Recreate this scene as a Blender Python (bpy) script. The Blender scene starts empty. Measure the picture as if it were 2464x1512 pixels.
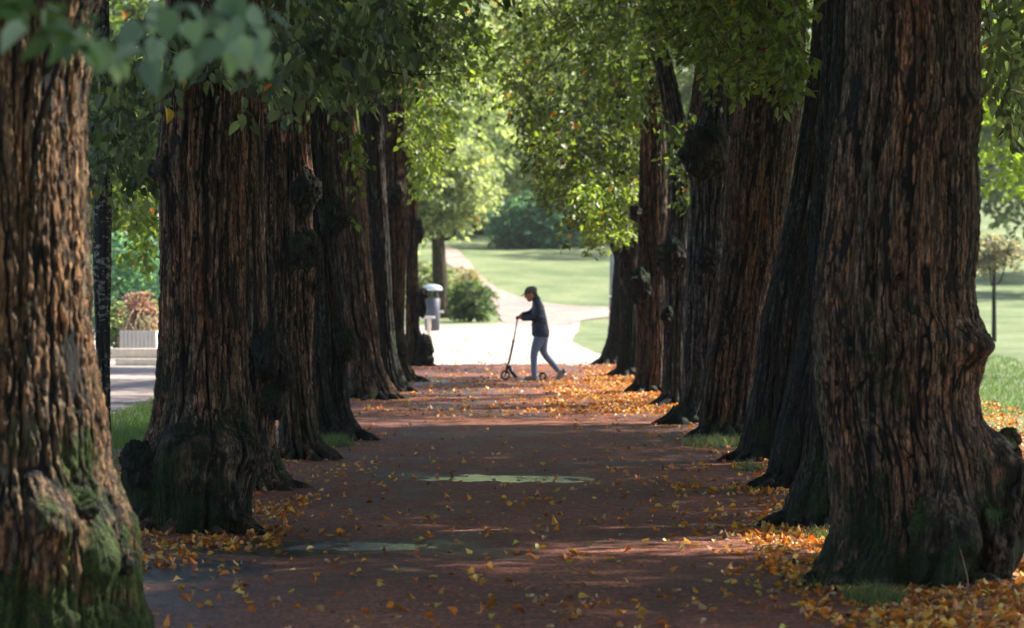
import bpy, bmesh, math
import numpy as np
from mathutils import Vector, Matrix

R = math.radians
D = bpy.data
sc = bpy.context.scene
col = sc.collection

# ------------------------------------------------------------------ camera, sky, sun, exposure
CAMZ = 1.7
PITCH = math.atan(101 / 9240.0)
cam = D.objects.new("camera", D.cameras.new("camera"))
col.objects.link(cam)
cam.location = (0, 0, CAMZ)
cam.rotation_euler = (math.pi / 2 - PITCH, 0, 0)
cam.data.sensor_width = 36
cam.data.lens = 135.0
cam.data.clip_start = 0.1
cam.data.clip_end = 3000
cam.data.dof.use_dof = True
cam.data.dof.focus_distance = 29.0
cam.data.dof.aperture_fstop = 4.6
sc.camera = cam

SUN_EL, SUN_AZ = 42.0, 64.0          # azimuth clockwise from +Y (the view direction)
S = Vector((math.cos(R(SUN_EL)) * math.sin(R(SUN_AZ)), math.cos(R(SUN_EL)) * math.cos(R(SUN_AZ)), math.sin(R(SUN_EL))))
w = D.worlds.new("World"); sc.world = w; w.use_nodes = True
nt = w.node_tree
bg = nt.nodes["Background"]
sky = nt.nodes.new("ShaderNodeTexSky"); sky.sky_type = 'NISHITA'; sky.sun_disc = False
sky.sun_elevation = R(SUN_EL); sky.sun_rotation = R(SUN_AZ)
nt.links.new(sky.outputs[0], bg.inputs[0])
bg.inputs[1].default_value = 0.09
sl = D.lights.new("sun", 'SUN'); sl.energy = 5.0; sl.angle = R(1.0); sl.color = (1.0, 0.93, 0.82)
so = D.objects.new("sun", sl); col.objects.link(so)
so.rotation_euler = S.to_track_quat('Z', 'Y').to_euler()
sc.view_settings.view_transform = 'Standard'
sc.view_settings.look = 'None'
sc.view_settings.exposure = 1.75
sc.view_settings.gamma = 1.0
try:
    sc.cycles.max_bounces = 8; sc.cycles.diffuse_bounces = 4; sc.cycles.transmission_bounces = 6
    sc.cycles.transparent_max_bounces = 8; sc.cycles.sample_clamp_indirect = 4.0
    sc.cycles.use_denoising = True
    sc.cycles.caustics_reflective = False; sc.cycles.caustics_refractive = False
except Exception:
    pass

# ------------------------------------------------------------------ maths helpers
CA, SA = math.cos(PITCH), math.sin(PITCH)
def at(x, y, Y):
    """photo position (2464 px wide) -> point of the place at distance Y"""
    r = (x - 1232) / 9240.0; u = -(y - 756) / 9240.0
    d = np.array([r, CA + u * SA, -SA + u * CA])
    t = Y / d[1]
    return np.array([d[0] * t, Y, CAMZ + d[2] * t])

TK = np.array([(-20, 0), (112, 0), (130, .30), (140, .52), (160, 1.35), (180, 2.3), (200, 3.4), (225, 5.2), (260, 9), (320, 16)], float)
def terrain(y):
    return np.interp(y, TK[:, 0], TK[:, 1])
def hit(x, y):
    lo, hi = 10.0, 400.0
    p = at(x, y, 10.0)
    f = lambda Y: at(x, y, Y)[2] - terrain(Y)
    Ys = np.linspace(10, 400, 4000)
    prev = 10
    for Y in Ys:
        if f(Y) <= 0:
            lo, hi = prev, Y
            break
        prev = Y
    for _ in range(20):
        m = (lo + hi) / 2
        if f(m) > 0: lo = m
        else: hi = m
    return at(x, y, hi)

def _hash(ix, iy, iz, s):
    with np.errstate(over='ignore'):
        n = ix.astype(np.uint32) * np.uint32(374761393) + iy.astype(np.uint32) * np.uint32(668265263) + iz.astype(np.uint32) * np.uint32(1442695041) + np.uint32(s * 974634777 & 0xffffffff)
        n = (n ^ (n >> np.uint32(13))) * np.uint32(1274126177)
        n = (n ^ (n >> np.uint32(15))) * np.uint32(2246822519)
        return n ^ (n >> np.uint32(16))
def noise(x, y, z=None, seed=0):
    x = np.asarray(x, float); y = np.asarray(y, float)
    z = np.zeros_like(x) if z is None else np.asarray(z, float)
    x, y, z = np.broadcast_arrays(x, y, z)
    fx, fy, fz = np.floor(x), np.floor(y), np.floor(z)
    ix, iy, iz = fx.astype(np.int64), fy.astype(np.int64), fz.astype(np.int64)
    x, y, z = x - fx, y - fy, z - fz
    q = lambda t: t * t * t * (t * (t * 6 - 15) + 10)
    u, v, ww = q(x), q(y), q(z)
    out = 0
    for a in (0, 1):
        for b in (0, 1):
            for c in (0, 1):
                h = _hash(ix + a, iy + b, iz + c, seed)
                gx = ((h & np.uint32(1023)) / 511.5) - 1
                gy = (((h >> np.uint32(10)) & np.uint32(1023)) / 511.5) - 1
                gz = (((h >> np.uint32(20)) & np.uint32(1023)) / 511.5) - 1
                g = gx * (x - a) + gy * (y - b) + gz * (z - c)
                out = out + g * (u if a else 1 - u) * (v if b else 1 - v) * (ww if c else 1 - ww)
    return out * 1.4
def fbm(x, y, z=None, seed=0, oct=3):
    o, a, f = 0, 1.0, 1.0
    for i in range(oct):
        o = o + a * noise(np.asarray(x) * f, np.asarray(y) * f, None if z is None else np.asarray(z) * f, seed + i)
        a *= .5; f *= 2.03
    return o
def sstep(a, b, x):
    t = np.clip((x - a) / (b - a), 0, 1); return t * t * (3 - 2 * t)
def inpoly(px, py, poly):
    ins = np.zeros(px.shape, bool); n = len(poly)
    for i in range(n):
        x1, y1 = poly[i]; x2, y2 = poly[(i + 1) % n]
        c = ((y1 > py) != (y2 > py)) & (px < (x2 - x1) * (py - y1) / (y2 - y1 + 1e-12) + x1)
        ins ^= c
    return ins

# ------------------------------------------------------------------ mesh helpers
def mesh_np(name, V, F, smooth=False, cols=None, attr=None, midx=None):
    """V (n,3); F list of int arrays, each (m,k)"""
    me = D.meshes.new(name)
    V = np.ascontiguousarray(V, np.float32)
    if isinstance(F, np.ndarray): F = [F]
    F = [f for f in F if len(f)]
    me.vertices.add(len(V)); me.vertices.foreach_set("co", V.ravel())
    nl = sum(f.size for f in F); npoly = sum(len(f) for f in F)
    me.loops.add(nl); me.loops.foreach_set("vertex_index", np.concatenate([f.ravel() for f in F]).astype(np.int32))
    me.polygons.add(npoly)
    tot = np.concatenate([np.full(len(f), f.shape[1]) for f in F])
    me.polygons.foreach_set("loop_start", np.concatenate([[0], np.cumsum(tot)[:-1]]).astype(np.int32))
    if smooth: me.polygons.foreach_set("use_smooth", np.ones(npoly, bool))
    if midx is not None: me.polygons.foreach_set("material_index", np.asarray(midx, np.int32))
    me.update(calc_edges=True)
    if cols is not None:
        a = me.attributes.new("Col", 'FLOAT_COLOR', 'POINT')
        c = np.ones((len(V), 4), np.float32); c[:, :3] = cols
        a.data.foreach_set("color", c.ravel())
    if attr is not None:
        for k, v in attr.items():
            a = me.attributes.new(k, 'FLOAT', 'POINT'); a.data.foreach_set("value", np.asarray(v, np.float32))
    return me

def link(name, me, mats, parent=None, loc=None):
    o = D.objects.new(name, me); col.objects.link(o)
    for m in (mats if isinstance(mats, (list, tuple)) else [mats]):
        me.materials.append(m)
    if parent is not None: o.parent = parent
    if loc is not None: o.location = loc
    return o
def tag(o, label=None, cat=None, group=None, kind=None):
    if label: o["label"] = label
    if cat: o["category"] = cat
    if group: o["group"] = group
    if kind: o["kind"] = kind
    return o
def thing(name, label, cat, loc=(0, 0, 0), group=None, rz=0):
    o = D.objects.new(name, None); col.objects.link(o); o.location = loc; o.rotation_euler = (0, 0, rz)
    o.empty_display_size = .2
    return tag(o, label, cat, group)

def tube(P, rad, n=10, cap=True, squash=None):
    P = np.asarray(P, float); k = len(P); rad = np.broadcast_to(np.asarray(rad, float), (k,))
    T = np.gradient(P, axis=0); T /= np.linalg.norm(T, axis=1)[:, None] + 1e-9
    ref = np.array([0, 0, 1.0]) if abs(T[0][2]) < .9 else np.array([1.0, 0, 0])
    N = np.cross(T[0], ref); N /= np.linalg.norm(N)
    a = np.linspace(0, 2 * np.pi, n, endpoint=False)
    V = []
    for i in range(k):
        N = N - T[i] * np.dot(N, T[i]); N /= np.linalg.norm(N) + 1e-9
        B = np.cross(T[i], N)
        V.append(P[i] + rad[i] * (np.cos(a)[:, None] * N + np.sin(a)[:, None] * B))
    V = np.concatenate(V)
    i, j = np.meshgrid(np.arange(k - 1), np.arange(n), indexing='ij'); j2 = (j + 1) % n
    F = [np.stack([i * n + j, i * n + j2, (i + 1) * n + j2, (i + 1) * n + j], -1).reshape(-1, 4)]
    if cap:
        F.append(np.arange(n)[::-1][None]); F.append(((k - 1) * n + np.arange(n))[None])
    return V, F
def loft(C, A, B, n=20):
    """horizontal ellipses: centres C, half sizes A (x) and B (y)"""
    a = np.linspace(0, 2 * np.pi, n, endpoint=False); V = []
    for c, ra, rb in zip(C, A, B):
        V.append(np.stack([c[0] + ra * np.cos(a), c[1] + rb * np.sin(a), np.full(n, c[2])], -1))
    V = np.concatenate(V); k = len(C)
    i, j = np.meshgrid(np.arange(k - 1), np.arange(n), indexing='ij'); j2 = (j + 1) % n
    F = [np.stack([i * n + j, i * n + j2, (i + 1) * n + j2, (i + 1) * n + j], -1).reshape(-1, 4)]
    F.append(np.arange(n)[::-1][None]); F.append(((k - 1) * n + np.arange(n))[None])
    return V, F
def box(x0, x1, y0, y1, z0, z1):
    V = np.array([(x, y, z) for z in (z0, z1) for y in (y0, y1) for x in (x0, x1)], float)
    F = np.array([(0, 2, 3, 1), (4, 5, 7, 6), (0, 1, 5, 4), (2, 6, 7, 3), (0, 4, 6, 2), (1, 3, 7, 5)])
    return V, [F]
def ball(c, r, nu=16, nv=12, rot=None):
    r = np.broadcast_to(np.asarray(r, float), (3,))
    th = np.linspace(0.02, np.pi - 0.02, nv); ph = np.linspace(0, 2 * np.pi, nu, endpoint=False)
    T, Pp = np.meshgrid(th, ph, indexing='ij')
    V = np.stack([np.sin(T) * np.cos(Pp), np.sin(T) * np.sin(Pp), np.cos(T)], -1).reshape(-1, 3) * r
    if rot is not None: V = V @ np.array(rot).T
    V = V + np.asarray(c, float)
    i, j = np.meshgrid(np.arange(nv - 1), np.arange(nu), indexing='ij'); j2 = (j + 1) % nu
    F = [np.stack([i * nu + j, (i + 1) * nu + j, (i + 1) * nu + j2, i * nu + j2], -1).reshape(-1, 4)]
    F.append(np.arange(nu)[None]); F.append(((nv - 1) * nu + np.arange(nu))[::-1][None])
    return V, F
class MB:
    def __init__(s): s.V, s.F, s.n = [], [], 0
    def add(s, vf):
        V, F = vf
        s.V.append(V)
        for f in (F if isinstance(F, list) else [F]): s.F.append(np.asarray(f) + s.n)
        s.n += len(V); return s
    def mesh(s, name, smooth=False):
        by = {}
        for f in s.F: by.setdefault(f.shape[1], []).append(f)
        return mesh_np(name, np.concatenate(s.V), [np.concatenate(v) for v in by.values()], smooth)
    def build(s, name, mat, parent=None, smooth=False, bevel=0, remesh=0, smooth_it=0):
        me = s.mesh(name, smooth)
        o = link(name, me, mat, parent)
        if remesh:
            m = o.modifiers.new("r", 'REMESH'); m.mode = 'VOXEL'; m.voxel_size = remesh; m.use_smooth_shade = True
            if smooth_it:
                q = o.modifiers.new("s", 'SMOOTH'); q.iterations = smooth_it; q.factor = .5
            bpy.context.view_layer.update()
            dg = bpy.context.evaluated_depsgraph_get()
            me2 = D.meshes.new_from_object(o.evaluated_get(dg))
            o.modifiers.clear(); o.data = me2
            if not len(me2.materials): me2.materials.append(mat)
        if bevel:
            b = o.modifiers.new("b", 'BEVEL'); b.width = bevel; b.segments = 2
        return o

# ------------------------------------------------------------------ materials
def newmat(name):
    m = D.materials.new(name); m.use_nodes = True
    t = m.node_tree; b = t.nodes["Principled BSDF"]
    return m, t, b
def N(t, kind, **kw):
    n = t.nodes.new("ShaderNode" + kind)
    for k, v in kw.items(): setattr(n, k, v)
    return n
def nz(t, vec, scale, detail=4, rough=.6, dist=0):
    n = N(t, "TexNoise"); n.inputs["Scale"].default_value = scale; n.inputs["Detail"].default_value = detail
    n.inputs["Roughness"].default_value = rough; n.inputs["Distortion"].default_value = dist
    if vec is not None: t.links.new(vec, n.inputs["Vector"])
    return n.outputs["Fac"]
def ramp(t, fac, stops):
    r = N(t, "ValToRGB"); e = r.color_ramp.elements
    while len(e) < len(stops): e.new(.5)
    for el, (p, c) in zip(e, stops):
        el.position = p; el.color = (*c, 1) if len(c) == 3 else c
    t.links.new(fac, r.inputs[0]); return r.outputs[0]
def g(v): return (v, v, v)
def mix(t, fac, a, b, mode='MIX'):
    m = N(t, "Mix", data_type='RGBA', blend_type=mode)
    for s, v in ((0, fac), (6, a), (7, b)):
        if hasattr(v, "is_linked") or hasattr(v, "links"): t.links.new(v, m.inputs[s])
        elif isinstance(v, (int, float)): m.inputs[s].default_value = v
        else: m.inputs[s].default_value = (*v, 1)
    return m.outputs[2]
def math_(t, op, a, b=None):
    m = N(t, "Math", operation=op)
    for s, v in ((0, a), (1, b)):
        if v is None: continue
        if hasattr(v, "links"): t.links.new(v, m.inputs[s])
        else: m.inputs[s].default_value = v
    return m.outputs[0]
def bump(t, b, h, strength, dist):
    n = N(t, "Bump"); n.inputs["Strength"].default_value = strength; n.inputs["Distance"].default_value = dist
    t.links.new(h, n.inputs["Height"]); t.links.new(n.outputs[0], b.inputs["Normal"])
def mapv(t, out, scale, off=None):
    m = N(t, "Mapping"); m.inputs["Scale"].default_value = scale
    t.links.new(out, m.inputs["Vector"])
    if off is not None: t.links.new(off, m.inputs["Location"])
    return m.outputs[0]

def plain(name, color, rough=.6, metal=0, nscale=20, var=.25, bmp=.15, bd=.003):
    m, t, b = newmat(name)
    tc = N(t, "TexCoord").outputs["Object"]
    f = nz(t, tc, nscale, 5)
    c = ramp(t, f, [(.3, tuple(x * (1 - var) for x in color)), (.7, tuple(min(1, x * (1 + var)) for x in color))])
    t.links.new(c, b.inputs["Base Color"]); b.inputs["Roughness"].default_value = rough; b.inputs["Metallic"].default_value = metal
    bump(t, b, f, bmp, bd)
    return m

def bark_mat(name, moss=.5, ridge=((.058, .040, .028), (.130, .068, .036), (.22, .085, .034)), deep=(.004, .003, .0028), mossc=((.006, .014, .003), (.030, .055, .008))):
    m, t, b = newmat(name)
    tc = N(t, "TexCoord").outputs["Object"]
    oi = N(t, "ObjectInfo").outputs["Random"]
    cb = N(t, "CombineXYZ"); k = math_(t, 'MULTIPLY', oi, 57.0)
    for i in range(3): t.links.new(k, cb.inputs[i])
    v = mapv(t, tc, (1, 1, 1), cb.outputs[0])
    vs = mapv(t, tc, (1, 1, .22), cb.outputs[0])
    h = N(t, "Attribute", attribute_name="h").outputs["Fac"]
    ms = N(t, "Attribute", attribute_name="moss").outputs["Fac"]
    big = nz(t, vs, 3.2, 4, .6)
    fine = nz(t, mapv(t, tc, (1, 1, .16), cb.outputs[0]), 55, 5, .7)
    plate = nz(t, vs, 14, 3, .5)
    c0 = ramp(t, big, [(.30, ridge[0]), (.52, ridge[1]), (.72, ridge[2])])
    # single lifted flakes of redder inner bark
    fl = ramp(t, plate, [(.60, g(0)), (.68, g(1))])
    c1 = mix(t, math_(t, 'MULTIPLY', fl, .55), c0, (.20, .09, .05))
    c1 = mix(t, .9, c1, ramp(t, fine, [(.3, g(.25)), (.5, g(.9)), (.72, g(1.9))]), 'MULTIPLY')
    sp = nz(t, mapv(t, tc, (1, 1, .3), cb.outputs[0]), 24, 4, .8)
    c1 = mix(t, .85, c1, ramp(t, sp, [(.36, g(.3)), (.5, g(.95)), (.64, g(2.2))]), 'MULTIPLY')
    hr = ramp(t, h, [(.12, g(0)), (.62, g(1))])
    c2 = mix(t, hr, deep, c1)
    # lichen: grey-green flecks on ridges
    vx = mapv(t, tc, (1, 1, .055), cb.outputs[0])
    vx2 = None; lines = None
    for sc_, w_ in ((21, .045), (44, .05)):
        q = nz(t, vx, sc_, 2.5, .55, .25)
        q = math_(t, 'ABSOLUTE', math_(t, 'SUBTRACT', q, .5))
        r_ = ramp(t, q, [(0, g(0)), (w_, g(1))])
        lines = r_ if lines is None else math_(t, 'MULTIPLY', lines, math_(t, 'MAXIMUM', r_, .35))
    c2 = mix(t, lines, deep, c2)
    li = ramp(t, nz(t, vs, 20, 6, .75), [(.54, g(0)), (.62, g(1))])
    lm = ramp(t, nz(t, v, 1.6, 2, .5), [(.42, g(0)), (.62, g(1))])
    lf = math_(t, 'MULTIPLY', math_(t, 'MULTIPLY', li, lm), hr)
    c3 = mix(t, math_(t, 'MULTIPLY', lf, .75), c2, (.16, .18, .14))
    # moss
    mn = nz(t, v, 2.4, 6, .7)
    mf = ramp(t, math_(t, 'ADD', math_(t, 'ADD', mn, math_(t, 'MULTIPLY', math_(t, 'SUBTRACT', sp, .5), .5)), math_(t, 'MULTIPLY', ms, .40)), [(.64, g(0)), (.74, g(1))])
    mc = ramp(t, nz(t, v, 60, 3, .7), [(.36, mossc[0]), (.66, mossc[1])])
    c4 = mix(t, math_(t, 'MULTIPLY', mf, moss), c3, mc)
    t.links.new(c4, b.inputs["Base Color"])
    b.inputs["Roughness"].default_value = .82
    b.inputs["Specular IOR Level"].default_value = .25
    hh = math_(t, 'ADD', fine, math_(t, 'MULTIPLY', plate, .8))
    bump(t, b, math_(t, 'ADD', math_(t, 'ADD', hh, sp), math_(t, 'MULTIPLY', lines, 1.6)), 1.0, .016)
    return m
BARK = bark_mat("lime_bark")
BARKW = bark_mat("lime_bark_warm", .9, ((.085, .062, .038), (.21, .115, .052), (.33, .15, .06)), (.006, .005, .004), ((.010, .022, .004), (.055, .10, .012)))  # brighter bark copy: warm sunlight on the nearest left trunk painted in
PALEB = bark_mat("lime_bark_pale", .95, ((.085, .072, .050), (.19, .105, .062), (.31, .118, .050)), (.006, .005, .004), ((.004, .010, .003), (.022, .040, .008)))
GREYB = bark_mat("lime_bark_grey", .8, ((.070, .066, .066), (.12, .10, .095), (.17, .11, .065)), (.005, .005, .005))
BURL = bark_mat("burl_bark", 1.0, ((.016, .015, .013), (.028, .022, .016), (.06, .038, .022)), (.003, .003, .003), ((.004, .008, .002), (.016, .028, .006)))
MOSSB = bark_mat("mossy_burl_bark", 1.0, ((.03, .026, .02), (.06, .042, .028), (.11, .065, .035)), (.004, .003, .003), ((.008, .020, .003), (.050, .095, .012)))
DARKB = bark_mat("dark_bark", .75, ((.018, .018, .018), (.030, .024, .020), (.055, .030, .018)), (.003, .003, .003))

def leaf_mat(name, trans=.5, tcol=(1.9, 2.1, .9), rough=.42, spec=.35):
    m, t, b = newmat(name)
    a = N(t, "Attribute", attribute_name="Col").outputs["Color"]
    t.links.new(a, b.inputs["Base Color"]); b.inputs["Roughness"].default_value = rough
    b.inputs["Specular IOR Level"].default_value = spec
    tr = N(t, "BsdfTranslucent"); t.links.new(mix(t, 1.0, a, tcol, 'MULTIPLY'), tr.inputs[0])
    ms = N(t, "MixShader"); ms.inputs[0].default_value = trans
    t.links.new(b.outputs[0], ms.inputs[1]); t.links.new(tr.outputs[0], ms.inputs[2])
    t.links.new(ms.outputs[0], t.nodes["Material Output"].inputs[0])
    return m
LEAF = leaf_mat("green_leaf")
DEAD = leaf_mat("dead_leaf", .25, (1.4, 1.1, .8), .5, .4)
GRASSB = leaf_mat("grass_blade", .35, (1.5, 1.6, .8), .5, .3)
TWIG = plain("twig_bark", (.035, .028, .022), .8)

def soil_mat(name, c1, c2, c3, wet=True, fs=90, bd=.01):
    m, t, b = newmat(name)
    tc = N(t, "NewGeometry").outputs["Position"] if False else N(t, "TexCoord").outputs["Object"]
    big = nz(t, mapv(t, tc, (1.0, .45, 1)), .8, 5, .65)
    mid = nz(t, tc, 7, 5, .7)
    fine = nz(t, tc, fs, 4, .8)
    vor = N(t, "TexVoronoi"); vor.inputs["Scale"].default_value = fs * .9; t.links.new(tc, vor.inputs["Vector"])
    c = ramp(t, big, [(.36, c1), (.52, c2), (.68, c3)])
    c = mix(t, .8, c, ramp(t, mid, [(.34, g(.45)), (.66, g(1.5))]), 'MULTIPLY')
    c = mix(t, .85, c, ramp(t, fine, [(.3, g(.4)), (.55, g(1.0)), (.75, g(1.9))]), 'MULTIPLY')
    t.links.new(c, b.inputs["Base Color"])
    if wet:
        rr = ramp(t, big, [(.36, g(.42)), (.6, g(.8))])
        t.links.new(rr, b.inputs["Roughness"])
    else: b.inputs["Roughness"].default_value = .9
    b.inputs["Specular IOR Level"].default_value = .18
    if wet:
        wa = N(t, "Attribute", attribute_name="wet").outputs["Fac"]
    grit = ramp(t, nz(t, mapv(t, tc, (1, .6, 1)), 30, 3, .85), [(.38, g(.25)), (.5, g(1.0)), (.62, g(2.3))])
    if wet: c = mix(t, .8, c, grit, 'MULTIPLY'); c = mix(t, wa, c, (.010, .009, .010)); b.inputs['Specular IOR Level'].default_value = .3; t.links.new(mix(t, wa, rr, g(.13)), b.inputs['Roughness']); t.links.new(c, b.inputs["Base Color"])
    bump(t, b, math_(t, 'ADD', math_(t, 'ADD', fine, vor.outputs["Distance"]), math_(t, 'MULTIPLY', mid, 1.2)), .9, bd)
    return m
SOIL = soil_mat("red_brown_soil", (.095, .042, .030), (.18, .056, .028), (.235, .086, .042))
GRAVEL = soil_mat("pale_gravel", (.36, .31, .27), (.44, .385, .34), (.50, .44, .395), False, 40, .006)
GREYG = soil_mat("grey_gravel", (.27, .215, .195), (.34, .27, .245), (.40, .325, .29), False, 60, .008)
PINKG = soil_mat("pink_gravel", (.28, .205, .18), (.35, .26, .23), (.41, .31, .275), False, 20, .006)
def lawn_mat():
    m, t, b = newmat("lawn")
    tc = N(t, "TexCoord").outputs["Object"]
    a = nz(t, mapv(t, tc, (1, .5, 1)), .35, 5, .6); f = nz(t, mapv(t, tc, (1, .35, 1)), 9, 5, .75); ff = nz(t, tc, 60, 3, .7)
    c = ramp(t, a, [(.35, (.135, .185, .085)), (.5, (.205, .25, .12)), (.66, (.27, .305, .155))])
    c = mix(t, .8, c, ramp(t, f, [(.3, g(.6)), (.7, g(1.35))]), 'MULTIPLY')
    c = mix(t, .6, c, ramp(t, ff, [(.3, g(.6)), (.7, g(1.3))]), 'MULTIPLY')
    t.links.new(c, b.inputs["Base Color"]); b.inputs["Roughness"].default_value = .9
    b.inputs["Specular IOR Level"].default_value = .15
    bump(t, b, math_(t, 'ADD', f, ff), .9, .05)
    return m
LAWN = lawn_mat()
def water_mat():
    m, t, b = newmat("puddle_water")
    b.inputs["Base Color"].default_value = (.34, .35, .345, 1); b.inputs["Roughness"].default_value = .04  # pale grey base colour stands in for the bright reflection on the water
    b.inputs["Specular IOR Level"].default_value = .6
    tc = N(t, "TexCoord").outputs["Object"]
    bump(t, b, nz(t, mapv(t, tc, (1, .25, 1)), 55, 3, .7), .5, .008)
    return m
WATER = water_mat()

# ------------------------------------------------------------------ setting
def sheet(name, outline, mat, off, ysteps=None, label=None, jag=0, seed=1):
    """polygon sheet following the terrain; outline in metres"""
    P = []
    rng = np.random.default_rng(seed); n = len(outline)
    for i in range(n):
        a = np.array(outline[i], float); b = np.array(outline[(i + 1) % n], float)
        L = np.linalg.norm(b - a); k = max(1, int(min(L, 60) / .5)) if jag else 1
        for j in range(k): P.append(a + (b - a) * j / k)
    P = np.array(P)
    if jag:
        P[:, 0] += jag * fbm(P[:, 0] * .9, P[:, 1] * .25, seed=seed); P[:, 1] += jag * 3 * fbm(P[:, 0] * .9, P[:, 1] * .25, seed=seed + 9)
    bm = bmesh.new()
    vs = [bm.verts.new((x, y, 0)) for x, y in P]
    es = [bm.edges.new((vs[i], vs[(i + 1) % len(vs)])) for i in range(len(vs))]
    bmesh.ops.triangle_fill(bm, use_beauty=True, edges=es)
    for y in TK[:, 0]:
        if P[:, 1].min() < y < P[:, 1].max():
            bmesh.ops.bisect_plane(bm, geom=bm.verts[:] + bm.edges[:] + bm.faces[:], plane_co=(0, y, 0), plane_no=(0, 1, 0))
    for v in bm.verts: v.co.z = float(terrain(v.co.y)) + off
    bmesh.ops.recalc_face_normals(bm, faces=bm.faces)
    if sum(f.normal.z for f in bm.faces) < 0: bmesh.ops.reverse_faces(bm, faces=bm.faces)
    me = D.meshes.new(name); bm.to_mesh(me); bm.free()
    o = link(name, me, mat)
    return tag(o, label, None, None, "structure")

# terrain
ys = np.unique(np.concatenate([TK[:, 0], np.arange(-20, 321, 20)])); xs = np.linspace(-110, 110, 23)
YY, XX = np.meshgrid(ys, xs, indexing='ij')
V = np.stack([XX, YY, terrain(YY) - .045], -1).reshape(-1, 3)
i, j = np.meshgrid(np.arange(len(ys) - 1), np.arange(len(xs) - 1), indexing='ij'); n = len(xs)
F = np.stack([i * n + j, i * n + j + 1, (i + 1) * n + j + 1, (i + 1) * n + j], -1).reshape(-1, 4)
tag(link("ground", mesh_np("ground", V, F, True), LAWN), "pale green mown lawn rising to a hill behind the avenue", kind="structure")

PUD = [(-.165, 31.8, .80, .62), (-1.0, 23.9, .52, .42), (-2.05, 21.6, .5, .5)]
def gh(x, y):
    """height of the trodden avenue soil"""
    x = np.asarray(x, float); y = np.asarray(y, float)
    h = .014 * noise(x * .9, y * .7, seed=3) + .007 * noise(x * 5, y * 4, seed=5) + .004 * noise(x * 17, y * 15, seed=6)
    h = h + .035 * sstep(1.7, 3.2, np.abs(x))
    for cx, cy, rx, ry in PUD:
        k = np.exp(-(((x - cx) / rx) ** 2 + ((y - cy) / ry) ** 2) ** 1.5)
        h = h * (1 - .45 * k) - .022 * k + k * (.017 * noise(x * 5, y * 2.6, seed=16) + .010 * noise(x * 22, y * 12, seed=17))
    return h
xs = np.concatenate([np.arange(-3.6, 4.9, .035)]); ys = np.concatenate([np.arange(12, 40, .035), np.arange(40, 70.6, .07)])
YY, XX = np.meshgrid(ys, xs, indexing='ij')
XX2 = XX.copy(); m = np.abs(XX + .6) > 4.0
edge = .25 * fbm(YY * .8, YY * .1, seed=8)
XX2[:, :3] += edge[:, :3]; XX2[:, -3:] += edge[:, -3:]
YY2 = YY.copy(); YY2[-2:] += 2.2 * fbm(XX[-2:] * 1.6, XX[-2:] * .2, seed=4)
V = np.stack([XX2, YY2, gh(XX, YY)], -1).reshape(-1, 3)
n = len(xs); i, j = np.meshgrid(np.arange(len(ys) - 1), np.arange(n - 1), indexing='ij')
F = np.stack([i * n + j, i * n + j + 1, (i + 1) * n + j + 1, (i + 1) * n + j], -1).reshape(-1, 4)
WET = np.zeros(V.shape[0]); wx_, wy_ = V[:, 0], V[:, 1]
for cx, cy, rx, ry, am in ((-2.15, 22.0, .85, 1.3, 1.1), (-1.35, 23.6, .9, .9, .9), (-1.0, 23.9, .8, .7, .9), (-.165, 31.8, 1.25, 1.0, .55), (.3, 25.5, .7, .6, .4), (-.4, 20.0, .5, .5, .35), (-1.6, 60, 1.2, 3.5, .6)):
    WET = np.maximum(WET, am * np.exp(-(((wx_ - cx) / rx) ** 2 + ((wy_ - cy) / ry) ** 2) ** 1.4))
WET = np.clip(sstep(.25, .75, WET + .35 * fbm(wx_ * 3, wy_ * 1.6, seed=91)) * np.clip(WET * 1.3, 0, 1), 0, 1)
tag(link("avenue_path", mesh_np("avenue_path", V, F, True, None, {"wet": WET}), SOIL), "red-brown trodden soil path down the middle of the avenue", kind="structure")
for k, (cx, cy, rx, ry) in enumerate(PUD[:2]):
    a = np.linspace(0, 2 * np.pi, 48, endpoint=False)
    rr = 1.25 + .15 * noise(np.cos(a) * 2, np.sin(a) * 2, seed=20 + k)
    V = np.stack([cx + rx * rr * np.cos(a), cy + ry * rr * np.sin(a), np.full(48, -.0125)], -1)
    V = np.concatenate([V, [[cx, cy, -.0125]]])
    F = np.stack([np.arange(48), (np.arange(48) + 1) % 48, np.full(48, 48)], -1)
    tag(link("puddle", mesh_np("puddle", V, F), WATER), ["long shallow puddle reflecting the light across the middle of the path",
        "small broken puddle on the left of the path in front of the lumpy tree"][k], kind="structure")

sheet("gravel_path", [(-14, 20), (-4.5, 20), (-4.45, 40), (-4.5, 69), (-14, 69)], GREYG, -.012, jag=.12, seed=3, label="grey gravel path running beside the left row of trees")
sheet("gravel_square", [(-40, 69.2), (1.62, 69.2), (1.9, 76), (1.85, 81.5), (1.62, 87), (1.5, 94), (1.6, 101), (1.85, 110), (2.15, 121),
      (-.25, 121.5), (-.5, 118.2), (-2.5, 117.2), (-40, 117)], GRAVEL, -.02, jag=.06, seed=5, label="bright sunlit gravel square beyond the avenue")
hp = [(1480, 738), (1400, 736), (1330, 731), (1280, 722), (1240, 711), (1190, 688), (1150, 655), (1120, 620), (1100, 598), (1060, 590), (1040, 612),
      (1110, 655), (1160, 700), (1190, 735), (1205, 768), (1215, 782), (1375, 782), (1400, 770), (1480, 760)]
sheet("hill_path", [tuple(hit(x, y)[:2]) for x, y in hp], PINKG, -.012, jag=.10, seed=6, label="pinkish gravel path curving up the hill behind the person")

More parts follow.
